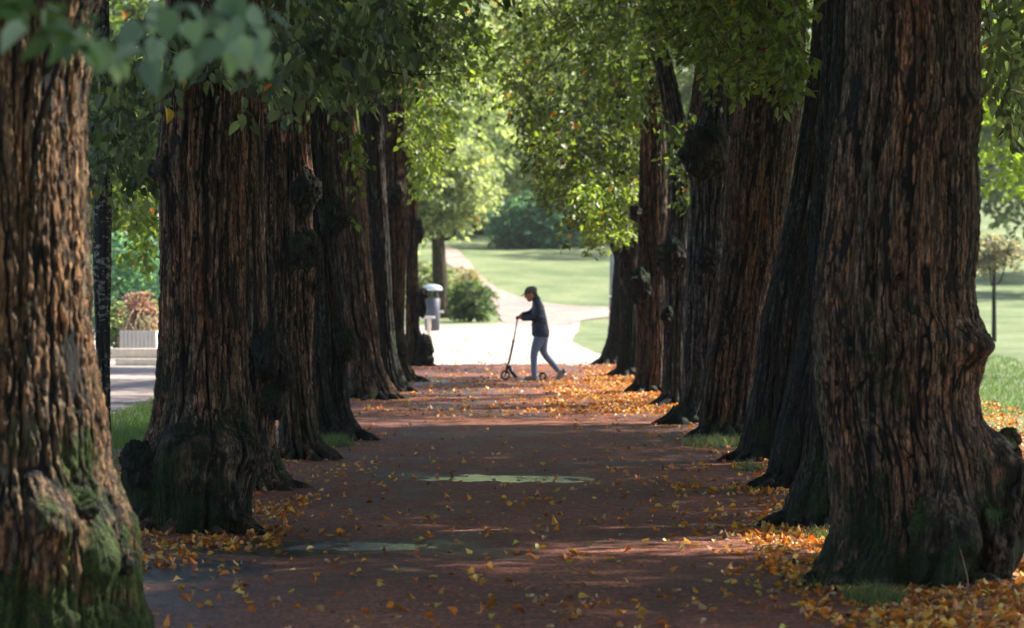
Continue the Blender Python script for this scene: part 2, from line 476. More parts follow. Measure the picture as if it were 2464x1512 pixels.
# ------------------------------------------------------------------ foliage
LT = np.array([(0, .04, 0), (-.26, -.06, .04), (-.45, .22, .09), (-.36, .62, .08), (0, 1.08, -.14), (.36, .62, .08), (.45, .22, .09), (.26, -.06, .04)], float)
LF = np.array([(0, 4, 3, 2, 1), (0, 7, 6, 5, 4)]); NLV = 8
GREENS = [(.060, .088, .024), (.080, .11, .030), (.048, .072, .024), (.11, .14, .036)]
class Crown:
    def __init__(s, seed): s.rng = np.random.default_rng(seed); s.P, s.T, s.N, s.S, s.C = [], [], [], [], []; s.tv, s.tf, s.nv = [], [], 0
    def twig(s, P, r0, r1, n=4):
        P = np.asarray(P); V, F = tube(P, np.linspace(r0, r1, len(P)), n, False)
        s.tv.append(V); s.tf.append(F[0] + s.nv); s.nv += len(V)
    def sprays(s, C, spread=.35, nleaf=26, leaf=.075, pal=GREENS, outward=None, droop=.35, twigs=True, yellow=.006, hang=.4, jit=.5):
        rng = s.rng; C = np.asarray(C, float); m = len(C)
        if m == 0: return
        d = rng.normal(size=(m, 3)); 
        if outward is not None:
            o = C - np.asarray(outward); o /= np.linalg.norm(o, axis=1)[:, None] + 1e-6; d = d * .6 + o
        d[:, 2] = d[:, 2] * .3 - .15; d /= np.linalg.norm(d, axis=1)[:, None]
        sd = np.cross(d, [0, 0, 1.0]); sd /= np.linalg.norm(sd, axis=1)[:, None] + 1e-6
        sz = spread * rng.uniform(.6, 1.3, m)
        base = C - d * sz[:, None] * .5
        if twigs:
            tt = np.linspace(0, 1, 4)
            for k in range(m):
                L = sz[k]
                P = base[k] + d[k] * (tt * L)[:, None]; P[:, 2] -= droop * L * tt ** 2
                s.twig(P, .0035 + .006 * L, .0015, 3)
                for q in (.35, .6):
                    sg = rng.choice([-1, 1]); p0 = base[k] + d[k] * L * q; p0[2] -= droop * L * q * q
                    p1 = p0 + (d[k] * .5 + sd[k] * sg * .6) * L * .45; p1[2] -= .08 * L
                    s.twig([p0, p1], .003, .0012, 3)
        K = nleaf
        t = rng.uniform(0.02, 1.05, (m, K)); lat = rng.uniform(-1, 1, (m, K)) * (.42 * (1.15 - np.abs(t - .5)))
        L = sz[:, None]
        P = base[:, None] + d[:, None] * (t * L)[..., None] + sd[:, None] * (lat * L)[..., None]
        P[..., 2] -= droop * L * t ** 2 + rng.uniform(0, .10, (m, K)) * L + np.abs(lat) * L * .15
        P += rng.normal(size=P.shape) * .03 * L[..., None]
        T = d[:, None] * .5 + sd[:, None] * (np.sign(lat) * .7)[..., None] + rng.normal(size=(m, K, 3)) * .45
        T[..., 2] -= hang * rng.uniform(.3, 1.8, (m, K))
        Nn = np.zeros((m, K, 3)); Nn[..., 2] = 1; Nn += rng.normal(size=(m, K, 3)) * jit
        pal = np.array(pal); ci = rng.integers(0, len(pal), (m, K)); c = pal[ci] * rng.uniform(.7, 1.3, (m, K, 1)) * rng.uniform(.8, 1.2, (m, 1, 1))
        y = rng.random((m, K)) < yellow
        c[y] = np.array([(.42, .24, .03), (.45, .13, .02)])[rng.integers(0, 2, y.sum())]
        s.P.append(P.reshape(-1, 3)); s.T.append(T.reshape(-1, 3)); s.N.append(Nn.reshape(-1, 3))
        s.S.append((leaf * rng.uniform(.6, 1.25, (m, K))).ravel()); s.C.append(c.reshape(-1, 3))
    def build(s, name, parent, mat=None, twigmat=None):
        P, T, Nn, Sz, C = map(np.concatenate, (s.P, s.T, s.N, s.S, s.C))
        T /= np.linalg.norm(T, axis=1)[:, None] + 1e-9
        Nn = Nn - T * (Nn * T).sum(1)[:, None]; Nn /= np.linalg.norm(Nn, axis=1)[:, None] + 1e-9
        B = np.cross(T, Nn)
        q = LT[None] * Sz[:, None, None]; q[..., 2] *= s.rng.uniform(-.5, 2.6, (len(P), 1))
        V = P[:, None] + q[..., 0:1] * (B * s.rng.uniform(.62, 1.0, (len(P), 1)))[:, None] + q[..., 1:2] * T[:, None] + q[..., 2:3] * Nn[:, None]
        V = V.reshape(-1, 3); m = len(P)
        F = (LF[None] + (np.arange(m) * NLV)[:, None, None]).reshape(-1, 5)
        cols = np.repeat(C, NLV, 0); mi = np.zeros(len(F), int)
        if s.nv:
            tv = np.concatenate(s.tv); tf = np.concatenate(s.tf) + len(V)
            V = np.concatenate([V, tv]); F = [F, tf]; cols = np.concatenate([cols, np.zeros((len(tv), 3)) + .03]); mi = np.concatenate([mi, np.ones(len(tf), int)])
        if parent is not None: V = V - np.array(parent.location)
        o = link(name, mesh_np(name, V, F, False, cols, None, mi), [mat or LEAF, twigmat or TWIG], parent)
        return o
def region(rng, poly, Y, dy, n):
    """n random points of the place, seen inside the photo outline, between Y-dy and Y+dy"""
    P = np.array(poly, float); out = []
    while len(out) < n:
        x = rng.uniform(P[:, 0].min(), P[:, 0].max(), 400); y = rng.uniform(P[:, 1].min(), P[:, 1].max(), 400)
        k = inpoly(x, y, poly)
        for a, b in zip(x[k], y[k]):
            out.append(at(a, b, Y + rng.uniform(-dy, dy)))
            if len(out) >= n: break
    return np.array(out)

def curve(P, n=16):
    """smooth path through points"""
    P = np.asarray(P, float); t = np.linspace(0, len(P) - 1, n)
    Q = np.stack([np.interp(t, np.arange(len(P)), P[:, k]) for k in range(3)], -1)
    for _ in range(3):
        Q[1:-1] = Q[1:-1] * .5 + (Q[2:] + Q[:-2]) * .25
    return Q

# ------------------------------------------------------------------ trunks
def trunk_mesh(name, prof, Y, seed, nth=220, dz=.018, zt=8.5, taper=.6, bark=.016, spacing=.05, lobe=.10, moss=.5, flare=1.0, loc=None, bumps=(), burl_b=()):
    r0 = .33
    rows = []
    for y, xl, xr in prof:
        a, b = at(xl, y, Y + r0), at(xr, y, Y + r0)
        rows.append((a[2], (a[0] + b[0]) / 2, (b[0] - a[0]) / 2))
    rows.sort(); rows = np.array(rows)
    zmin = -.12
    top = rows[-1]; lean = (rows[-1][1] - rows[max(0, len(rows) - 3)][1]) / max(.3, rows[-1][0] - rows[max(0, len(rows) - 3)][0])
    if zt > top[0]:
        rows = np.vstack([rows, [zt, top[1] + np.clip(lean, -.12, .12) * (zt - top[0]), top[2] * taper]])
    z = np.concatenate([np.arange(zmin, min(top[0] + .2, zt), dz), np.linspace(min(top[0] + .2, zt), zt, 30)[1:]])
    zi = np.concatenate([[zmin - .5], rows[:, 0]])
    cx = np.interp(z, zi, np.concatenate([[rows[0, 1]], rows[:, 1]])); rr = np.interp(z, zi, np.concatenate([[rows[0, 2]], rows[:, 2]]))
    k = np.exp(-np.linspace(-2, 2, 9) ** 2); k /= k.sum()
    pad = lambda a: np.convolve(np.pad(a, 4, 'edge'), k, 'valid')
    cx, rr = pad(cx), pad(rr)
    th = np.linspace(0, 2 * np.pi, nth, endpoint=False)
    Z, TH = np.meshgrid(z, th, indexing='ij'); RR = rr[:, None] + 0 * TH; CX = cx[:, None]
    c, s_ = np.cos(TH), np.sin(TH)
    sx = seed * 13.7
    R1 = RR * (1 + .05 * noise(c * 1.6 + sx, s_ * 1.6, Z * .8, seed))
    e = np.exp(-np.clip(Z, 0, 9) / .28)
    lob = 1 - np.abs(noise(c * 1.7 + sx + 5, s_ * 1.7, Z * .6, seed + 1)) * 2.2
    side = 1 - .6 * np.abs(c)             # the outline already holds the sideways flare
    R1 = R1 + flare * lobe * e * np.clip(lob, -.5, 1) * side
    R1 = R1 - .04 * sstep(.5, .0, np.abs(noise(c * 2.3 + sx, s_ * 2.3, Z * .35, seed + 2)) * 3) * (1 + e) * side
    for (bth, bz, br, ba) in bumps:
        dth = np.angle(np.exp(1j * (TH - bth))) * RR
        R1 = R1 + ba * np.exp(-((dth / br) ** 2 + ((Z - bz) / (br * 1.2)) ** 2))
    # bark furrows
    a = 1 / spacing
    X3, Y3 = c * R1, s_ * R1
    wx = .020 * noise(X3 * 5 + sx, Y3 * 5, Z * 1.6, seed + 3); wy = .020 * noise(X3 * 5, Y3 * 5 + sx, Z * 1.6 + 9, seed + 4)
    jx = .010 * noise(X3 * 26, Y3 * 26 + sx, Z * 22, seed + 8)
    n1 = noise((X3 + wx + jx) * a * .95 + sx, (Y3 + wy + jx) * a * .95, Z * 1.15, seed + 5)
    n2 = noise((X3 + wx * .6 + jx) * a * 1.5 + sx + 7, (Y3 + wy * .6 + jx) * a * 1.5, Z * 3.2, seed + 6)
    n4 = noise((X3 + jx) * a * 1.2 + sx, (Y3 + jx) * a * 1.2, Z * 13, seed + 10)
    n3 = noise(X3 * 45 + sx, Y3 * 45, Z * 20, seed + 7)
    f1 = sstep(0.02, .17, np.abs(n1)); f2 = sstep(0, .20, np.abs(n2)); f4 = sstep(0, .12, np.abs(n4))
    h = f1 * (.45 + .55 * f2) * (.75 + .25 * f4) * (.8 + .5 * n3)
    lump = 0
    for (bth, bz, br, brz, ba) in burl_b:
        dth = np.angle(np.exp(1j * (TH - bth))) * RR
        gq = np.exp(-((dth / br) ** 2 + ((Z - bz) / brz) ** 2) ** 1.3)
        lump = np.maximum(lump, gq)
        R1 = R1 + ba * gq * (1 + .35 * noise(X3 * 9 + sx, Y3 * 9, Z * 9, seed + 30))
    kn = .5 + .9 * noise(X3 * 22 + sx, Y3 * 22, Z * 20, seed + 31)
    h = h * (1 - .85 * lump) + .45 * lump * kn
    R1 = R1 + bark * .8 * (h - .6) + .003 * n3
    V = np.stack([CX + R1 * c, (Y + r0) + R1 * s_, Z], -1).reshape(-1, 3)
    lean_y = 0
    nz_ = len(z)
    i, j = np.meshgrid(np.arange(nz_ - 1), np.arange(nth), indexing='ij'); j2 = (j + 1) % nth
    F = np.stack([i * nth + j, i * nth + j2, (i + 1) * nth + j2, (i + 1) * nth + j], -1).reshape(-1, 4)
    ms = .12 * lump + moss * np.exp(-np.clip(Z, 0, 9) / .55) + .12 * noise(c * 1.2 + sx, s_ * 1.2, Z * .7, seed + 9)
    if loc is not None: V = V - np.array(loc)
    me = mesh_np(name, V, [F, ((nz_ - 1) * nth + np.arange(nth))[None]], True, None, {"h": np.clip(h, 0, 1).ravel(), "moss": ms.ravel()})
    return me, (cx, rr, z)

def burl_mesh(c, r, seed, rough=.22):
    nu, nv = 72, 48
    V, F = ball((0, 0, 0), 1.0, nu, nv)
    r = np.broadcast_to(np.asarray(r, float), (3,))
    d = .92 + rough * 1.9 * noise(V[:, 0] * 1.3 + seed * 3.1, V[:, 1] * 1.3, V[:, 2] * 1.3, seed) + rough * 1.1 * (.6 - np.abs(noise(V[:, 0] * 3 + seed, V[:, 1] * 3, V[:, 2] * 3, seed + 1)) * 2) * .6 \
        + .10 * noise(V[:, 0] * 7, V[:, 1] * 7, V[:, 2] * 5 + seed, seed + 2) + .07 * noise(V[:, 0] * 13, V[:, 1] * 13, V[:, 2] * 9 + seed, seed + 5)
    h = .45 + .9 * noise(V[:, 0] * 8, V[:, 1] * 8, V[:, 2] * 4 + seed, seed + 2)
    ms = .28 + .35 * V[:, 2]
    return mesh_np("burl", V * d[:, None] * r + np.asarray(c), F, True, None, {"h": np.clip(h, 0, 1), "moss": ms})

TREES = {}
def tree(key, label, prof, Y, seed, side, mat=None, burls=(), group="old lime trees lining the avenue", name="lime_tree", **kw):
    b = prof[-1]; p = at((b[1] + b[2]) / 2, b[0], Y + .33)
    t = thing(name, label, "tree", (p[0], Y + .33, 0), group)
    bb = []
    pr = np.array(sorted([(at(0, y, Y + .33)[2], at(xl, y, Y + .33)[0], at(xr, y, Y + .33)[0]) for y, xl, xr in prof]))
    for (x, y, dY, rx_, rz_) in burls:
        q = at(x, y, Y + .33); xl, xr = np.interp(q[2], pr[:, 0], pr[:, 1]), np.interp(q[2], pr[:, 0], pr[:, 2])
        cth = np.clip((q[0] - (xl + xr) / 2) / ((xr - xl) / 2), -.97, .97); k_ = Y / 9240.0
        bb.append((-math.acos(cth), q[2], rx_ * k_ * 1.0, rz_ * k_ * 1.0, min(rx_, rz_) * k_ * .85))
    me, tr = trunk_mesh("trunk", prof, Y, seed, loc=t.location, burl_b=bb, **kw)
    link("trunk", me, mat or BARK, t)
    for q, (x, y, dY, rx, rz) in enumerate(burls):      # burls: photo position, depth against the trunk front, half sizes in photo px
        c = at(x, y, Y + dY); sc_ = Y / 9240.0
        c[0] += (c[0] - t.location[0]) * .04
        link("burl", burl_mesh(c - np.array(t.location), (rx * sc_ * 1.02, max(rx, rz) * sc_ * .85, rz * sc_ * 1.02), seed * 7 + q), MOSSB if key in ('L1', 'R1') and y > 1000 else BURL, t)
    TREES[key] = (t, tr)
    rg = np.random.default_rng(seed * 11)
    if key != "S1":
        for q in range(6):
            a = -math.pi * (q + .5 + rg.uniform(-.25, .25)) / 6; r_ = tr[1][np.searchsorted(tr[2], .08)]; rm_ = min(r_, tr[1][np.searchsorted(tr[2], .45)])
            ln = rg.uniform(.30, .50) * (.75 if abs(math.cos(a)) > .8 else 1); d_ = np.array([math.cos(a), math.sin(a), 0]); bend = np.array([-math.sin(a), math.cos(a), 0]) * rg.uniform(-.12, .12)
            P_ = curve([d_ * rm_ * .45 + (0, 0, .18), d_ * (rm_ * .95) + (0, 0, .07), d_ * (r_ + ln * .5) + bend * .5 + (0, 0, .01), d_ * (r_ + ln) + bend + (0, 0, -.12)], 14)
            V_, F_ = tube(P_, np.interp(np.linspace(0, 1, 14), [0, .4, 1], [.085, .06, .008]) * rg.uniform(.6, 1.05), 22)
            nn = noise(V_[:, 0] * 14, V_[:, 1] * 14, V_[:, 2] * 14, seed + q)
            V_ = V_ + .02 * noise(V_[:, 0] * 9, V_[:, 1] * 9, V_[:, 2] * 9, seed + q + 3)[:, None]
            link("root", mesh_np("root", V_, F_, True, None, {"h": np.clip(.45 + .8 * nn, 0, 1), "moss": np.full(len(V_), .3)}), DARKB if mat in (None, GREYB) else mat, t)
    return t

# left row -------------------------------------------------------------
tree("L1", "thick rugged lime trunk with bright green moss, nearest of the left row",
     [(-40, -215, 240), (0, -215, 236), (75, -212, 202), (120, -210, 214), (250, -208, 202), (450, -210, 208), (650, -215, 221), (760, -222, 220), (885, -232, 234), (1000, -240, 256), (1060, -246, 262),
      (1110, -250, 264), (1180, -262, 294), (1257, -275, 330), (1331, -285, 338), (1431, -300, 343), (1500, -320, 356), (1600, -340, 380)],
     16.4, 1, 'L', BARKW, nth=520, dz=.010, bark=.026, spacing=.062, lobe=.13, moss=1.25,
     burls=[(150, 1230, .02, 75, 60), (255, 1330, .12, 62, 70)])
tree("L2", "lime trunk with big lumpy swollen foot, second of the left row",
     [(-10, 400, 592), (130, 396, 590), (250, 388, 590), (370, 376, 590), (405, 369, 590), (450, 378, 589), (560, 385, 588), (700, 384, 590), (800, 385, 596), (900, 379, 600), (960, 375, 606), (1020, 366, 615),
      (1060, 355, 620), (1090, 340, 622), (1150, 330, 612), (1200, 335, 597), (1250, 345, 592), (1280, 345, 592)],
     24.9, 2, 'L', PALEB, nth=420, dz=.011, bark=.022, spacing=.05, lobe=.16, moss=.95,
     burls=[(345, 1125, .12, 48, 62), (478, 1085, -.02, 70, 75), (575, 1085, .10, 50, 62), (350, 1215, .15, 36, 45), (520, 1190, .0, 62, 75), (385, 410, .3, 26, 22)])
tree("L3", "left-row lime trunk mostly hidden behind the lumpy-footed one, black double burl facing the path",
     [(-10, 455, 632), (250, 450, 634), (600, 450, 637), (760, 448, 642), (900, 445, 650), (1000, 440, 660), (1080, 435, 664), (1130, 425, 680), (1160, 420, 700), (1178, 415, 712)],
     29.9, 3, 'L', PALEB, nth=300, dz=.014, bark=.02, spacing=.052, lobe=.12,
     burls=[(648, 850, -.02, 42, 68), (672, 893, .0, 32, 42), (655, 965, .02, 30, 42)])
tree("L4", "left-row lime trunk with two stacked round mossy burls on its right edge",
     [(-10, 600, 738), (200, 605, 742), (400, 612, 754), (500, 614, 752), (600, 618, 757), (650, 620, 758), (800, 632, 752), (900, 650, 752), (1000, 670, 758), (1050, 674, 765), (1080, 674, 775), (1102, 672, 790)],
     34.8, 4, 'L', PALEB, nth=260, dz=.015, bark=.019, spacing=.040, lobe=.10,
     burls=[(738, 462, .02, 36, 46), (735, 603, .0, 40, 44), (768, 690, .25, 10, 22)])
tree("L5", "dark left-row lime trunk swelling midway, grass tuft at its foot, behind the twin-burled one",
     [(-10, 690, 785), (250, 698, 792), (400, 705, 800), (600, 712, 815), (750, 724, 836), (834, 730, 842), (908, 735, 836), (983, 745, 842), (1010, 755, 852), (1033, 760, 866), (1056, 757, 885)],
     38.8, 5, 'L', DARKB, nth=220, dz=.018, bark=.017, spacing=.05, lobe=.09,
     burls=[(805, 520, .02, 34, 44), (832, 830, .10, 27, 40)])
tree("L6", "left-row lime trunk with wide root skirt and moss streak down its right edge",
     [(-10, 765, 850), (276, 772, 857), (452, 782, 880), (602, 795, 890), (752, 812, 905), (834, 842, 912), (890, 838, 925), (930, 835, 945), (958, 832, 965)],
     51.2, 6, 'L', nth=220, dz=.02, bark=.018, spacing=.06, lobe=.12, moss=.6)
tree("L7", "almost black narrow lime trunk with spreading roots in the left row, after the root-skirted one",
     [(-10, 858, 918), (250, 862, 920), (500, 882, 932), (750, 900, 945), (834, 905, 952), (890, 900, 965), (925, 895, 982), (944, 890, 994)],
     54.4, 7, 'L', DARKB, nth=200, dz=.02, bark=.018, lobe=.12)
tree("L8", "green-tinged lime trunk with knuckled mossy roots near the end of the left row",
     [(-10, 905, 965), (250, 912, 972), (400, 916, 977), (560, 925, 978), (750, 935, 973), (834, 940, 974), (870, 940, 982), (900, 938, 998), (920, 935, 1010)],
     59.3, 8, 'L', nth=200, dz=.022, bark=.016, lobe=.10, moss=.8,
     burls=[(958, 838, .0, 22, 22), (948, 470, .0, 22, 26)])
tree("L9", "last lime trunk of the left row, with black knobbly burls by the bin",
     [(-10, 962, 992), (250, 968, 998), (450, 974, 1002), (560, 977, 1006), (650, 977, 1006), (760, 976, 1007), (820, 974, 1010), (850, 973, 1018), (882, 970, 1030)],
     69.2, 9, 'L', nth=180, dz=.025, bark=.016, lobe=.08,
     burls=[(1009, 557, .0, 11, 28), (1015, 707, .0, 15, 14), (1014, 738, .05, 11, 26), (1024, 835, .0, 18, 30), (1020, 868, .0, 22, 18)])
# right row ------------------------------------------------------------
tree("R1", "massive lime trunk with mossy swollen foot at right",
     [(-10, 2036, 2356), (150, 2031, 2358), (211, 2027, 2361), (250, 2022, 2364), (290, 2012, 2363), (350, 1999, 2354), (500, 1989, 2356), (600, 1975, 2355), (668, 1968, 2345), (720, 1964, 2348), (759, 1962, 2358), (800, 1960, 2374),
      (824, 1959, 2381), (860, 1960, 2376), (900, 1962, 2364), (943, 1966, 2354), (998, 1972, 2362), (1040, 1980, 2378), (1080, 1988, 2395), (1150, 2000, 2410), (1220, 2008, 2415), (1265, 2010, 2415), (1330, 1990, 2410), (1390, 1963, 2405), (1412, 1955, 2405)],
     20.6, 11, 'R', PALEB, nth=520, dz=.010, bark=.022, spacing=.052, lobe=.14, moss=.85,
     burls=[(2400, 1130, .25, 62, 72), (2425, 1215, .2, 46, 105), (2380, 1310, .05, 55, 95), (2335, 830, .2, 44, 44), (2415, 1055, .9, 34, 28), (2440, 1430, .3, 40, 26), (2250, 1290, -.05, 90, 95), (2330, 250, .25, 30, 28)])
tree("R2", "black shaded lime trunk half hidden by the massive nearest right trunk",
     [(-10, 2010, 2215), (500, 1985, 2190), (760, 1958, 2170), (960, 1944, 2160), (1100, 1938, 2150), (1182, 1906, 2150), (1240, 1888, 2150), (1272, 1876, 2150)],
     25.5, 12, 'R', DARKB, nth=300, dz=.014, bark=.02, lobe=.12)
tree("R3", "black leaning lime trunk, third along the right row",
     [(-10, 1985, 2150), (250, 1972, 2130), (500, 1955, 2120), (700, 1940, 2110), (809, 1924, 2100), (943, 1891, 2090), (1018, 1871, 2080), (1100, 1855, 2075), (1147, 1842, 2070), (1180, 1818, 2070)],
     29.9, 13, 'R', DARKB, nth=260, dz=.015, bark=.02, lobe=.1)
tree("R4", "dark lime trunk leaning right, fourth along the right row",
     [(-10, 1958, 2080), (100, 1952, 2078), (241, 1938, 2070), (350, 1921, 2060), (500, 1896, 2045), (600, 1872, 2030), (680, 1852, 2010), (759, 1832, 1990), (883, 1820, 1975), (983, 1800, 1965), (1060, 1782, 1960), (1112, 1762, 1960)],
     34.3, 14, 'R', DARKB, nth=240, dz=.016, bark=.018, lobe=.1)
tree("R5", "brown streaked lime trunk with a grass tuft at its foot, right row",
     [(-10, 1782, 1942), (200, 1776, 1936), (301, 1766, 1926), (450, 1748, 1902), (602, 1738, 1888), (700, 1728, 1868), (759, 1716, 1856), (850, 1700, 1838), (900, 1693, 1828), (1000, 1687, 1812), (1052, 1683, 1795)],
     39.4, 15, 'R', nth=260, dz=.015, bark=.018, spacing=.055, lobe=.08)
tree("R6", "grey furrowed lime trunk with a large dark burl in the right row",
     [(-10, 1690, 1790), (200, 1688, 1786), (300, 1680, 1775), (426, 1662, 1764), (602, 1652, 1754), (759, 1647, 1745), (933, 1642, 1725), (975, 1634, 1720), (1000, 1615, 1718), (1023, 1582, 1716)],
     42.7, 16, 'R', GREYB, nth=260, dz=.015, bark=.018, spacing=.042, lobe=.08,
     burls=[(1698, 362, -.15, 60, 60), (1703, 625, -.05, 26, 30)])
tree("R7", "slim lime trunk whose upper stem bends to the left, in the right row",
     [(-10, 1540, 1580), (40, 1550, 1588), (80, 1558, 1599), (170, 1578, 1622), (270, 1597, 1647), (350, 1605, 1664), (430, 1607, 1667), (520, 1606, 1662), (600, 1602, 1655), (759, 1598, 1650), (900, 1595, 1650), (978, 1590, 1650)],
     48.6, 17, 'R', GREYB, nth=220, dz=.018, bark=.017, lobe=.06, taper=.8,
     burls=[(1618, 622, .0, 36, 44), (1606, 760, .0, 14, 22)])
tree("R8", "shadowed reddish lime trunk in the right row with a hanging burl on its left side",
     [(-10, 1545, 1600), (150, 1543, 1604), (500, 1536, 1606), (600, 1535, 1606), (759, 1533, 1606), (883, 1532, 1604), (925, 1526, 1600), (948, 1514, 1600)],
     53.7, 18, 'R', nth=200, dz=.02, bark=.016, spacing=.06, lobe=.07,
     burls=[(1530, 512, .0, 15, 20), (1540, 690, .0, 27, 42), (1596, 950, .3, 22, 12)])
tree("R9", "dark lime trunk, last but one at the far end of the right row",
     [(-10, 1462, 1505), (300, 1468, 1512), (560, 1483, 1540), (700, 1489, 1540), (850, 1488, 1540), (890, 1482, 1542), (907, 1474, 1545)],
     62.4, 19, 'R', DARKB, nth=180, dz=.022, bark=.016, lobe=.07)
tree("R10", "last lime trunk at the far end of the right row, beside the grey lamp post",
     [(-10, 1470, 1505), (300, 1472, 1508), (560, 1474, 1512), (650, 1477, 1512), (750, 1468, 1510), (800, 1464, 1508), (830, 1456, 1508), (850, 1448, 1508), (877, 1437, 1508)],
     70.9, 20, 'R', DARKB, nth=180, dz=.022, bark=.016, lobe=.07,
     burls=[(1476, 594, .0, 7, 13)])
# fork of R6/R7: a second upright stem
def limb(key, P, r, name="limb", mat=None, n=14):
    t = TREES[key][0]; Q = curve(P, 18) - np.array(t.location)
    V, F = tube(Q, np.linspace(r[0], r[1], len(Q)), n)
    h = .5 + .6 * noise(V[:, 0] * 22, V[:, 1] * 22, V[:, 2] * 5, 5)
    link(name, mesh_np(name, V, F, True, None, {"h": np.clip(h, 0, 1), "moss": np.zeros(len(V))}), mat or BARK, t)
limb("R7", [at(1640, 420, 48.9), at(1672, 330, 48.9), at(1690, 230, 49), at(1700, 100, 49.1), at(1715, -60, 49.2), at(1735, -300, 49.3)], (.15, .10))
# slim spotted tree left of L2
tree("S1", "slim dark tree with pale lichen spots between the two nearest left trunks",
     [(-10, 224, 262), (150, 224, 266), (330, 224, 270), (450, 225, 271), (600, 223, 269), (700, 226, 267), (760, 228, 265), (900, 232, 266), (1000, 235, 266), (1090, 232, 268)],
     35.0, 21, 'L', None, nth=120, dz=.02, bark=.006, spacing=.04, lobe=.02, moss=.2, group=None, name="slim_tree", zt=9)
def spotted():
    m, t, b = newmat("spotted_bark")
    tc = N(t, "TexCoord").outputs["Object"]
    f = nz(t, mapv(t, tc, (1, 1, 1.6)), 17, 4, .5); q = nz(t, tc, 1.3, 2, .5)
    k = math_(t, 'ADD', f, math_(t, 'MULTIPLY', math_(t, 'SUBTRACT', q, .5), .5))
    c = ramp(t, k, [(.54, (.010, .010, .010)), (.60, (.19, .17, .15))])
    t.links.new(c, b.inputs["Base Color"]); b.inputs["Roughness"].default_value = .85
    bump(t, b, nz(t, tc, 60, 4, .7), .6, .01)
    return m
SP = spotted()
for ch in TREES["S1"][0].children: ch.data.materials[0] = SP

# the tree the blurred leaves hang from: it stands just outside the left of the frame
t0 = thing("lime_tree", "lime tree whose big blurred leaves hang into the top left corner", "tree", (-2.7, 9.6, 0), "old lime trees lining the avenue")
TREES["L0"] = (t0, None)
me, tr = trunk_mesh("trunk", [(0, -1700, -900), (1500, -1720, -880)], 9.6, 31, nth=180, dz=.03, zt=8)
off = np.array([0, 0, 0])
ob = link("trunk", me, BARK, t0); ob.matrix_parent_inverse = Matrix.Translation(-Vector(t0.location))

t1 = thing("lime_tree", "unseen lime tree added outside the lower right corner to shade leaves and path", "tree", (2.9, 12.2, 0), "old lime trees lining the avenue")  # added out of view so its crown shades the hanging leaves and near path
ob = link("trunk", me.copy(), BARK, t1); ob.matrix_parent_inverse = Matrix.Translation(-Vector(t1.location)); ob.location = Vector((2.9 + 2.7, 12.2 - 9.6, 0))
TREES["R0"] = (t1, None)
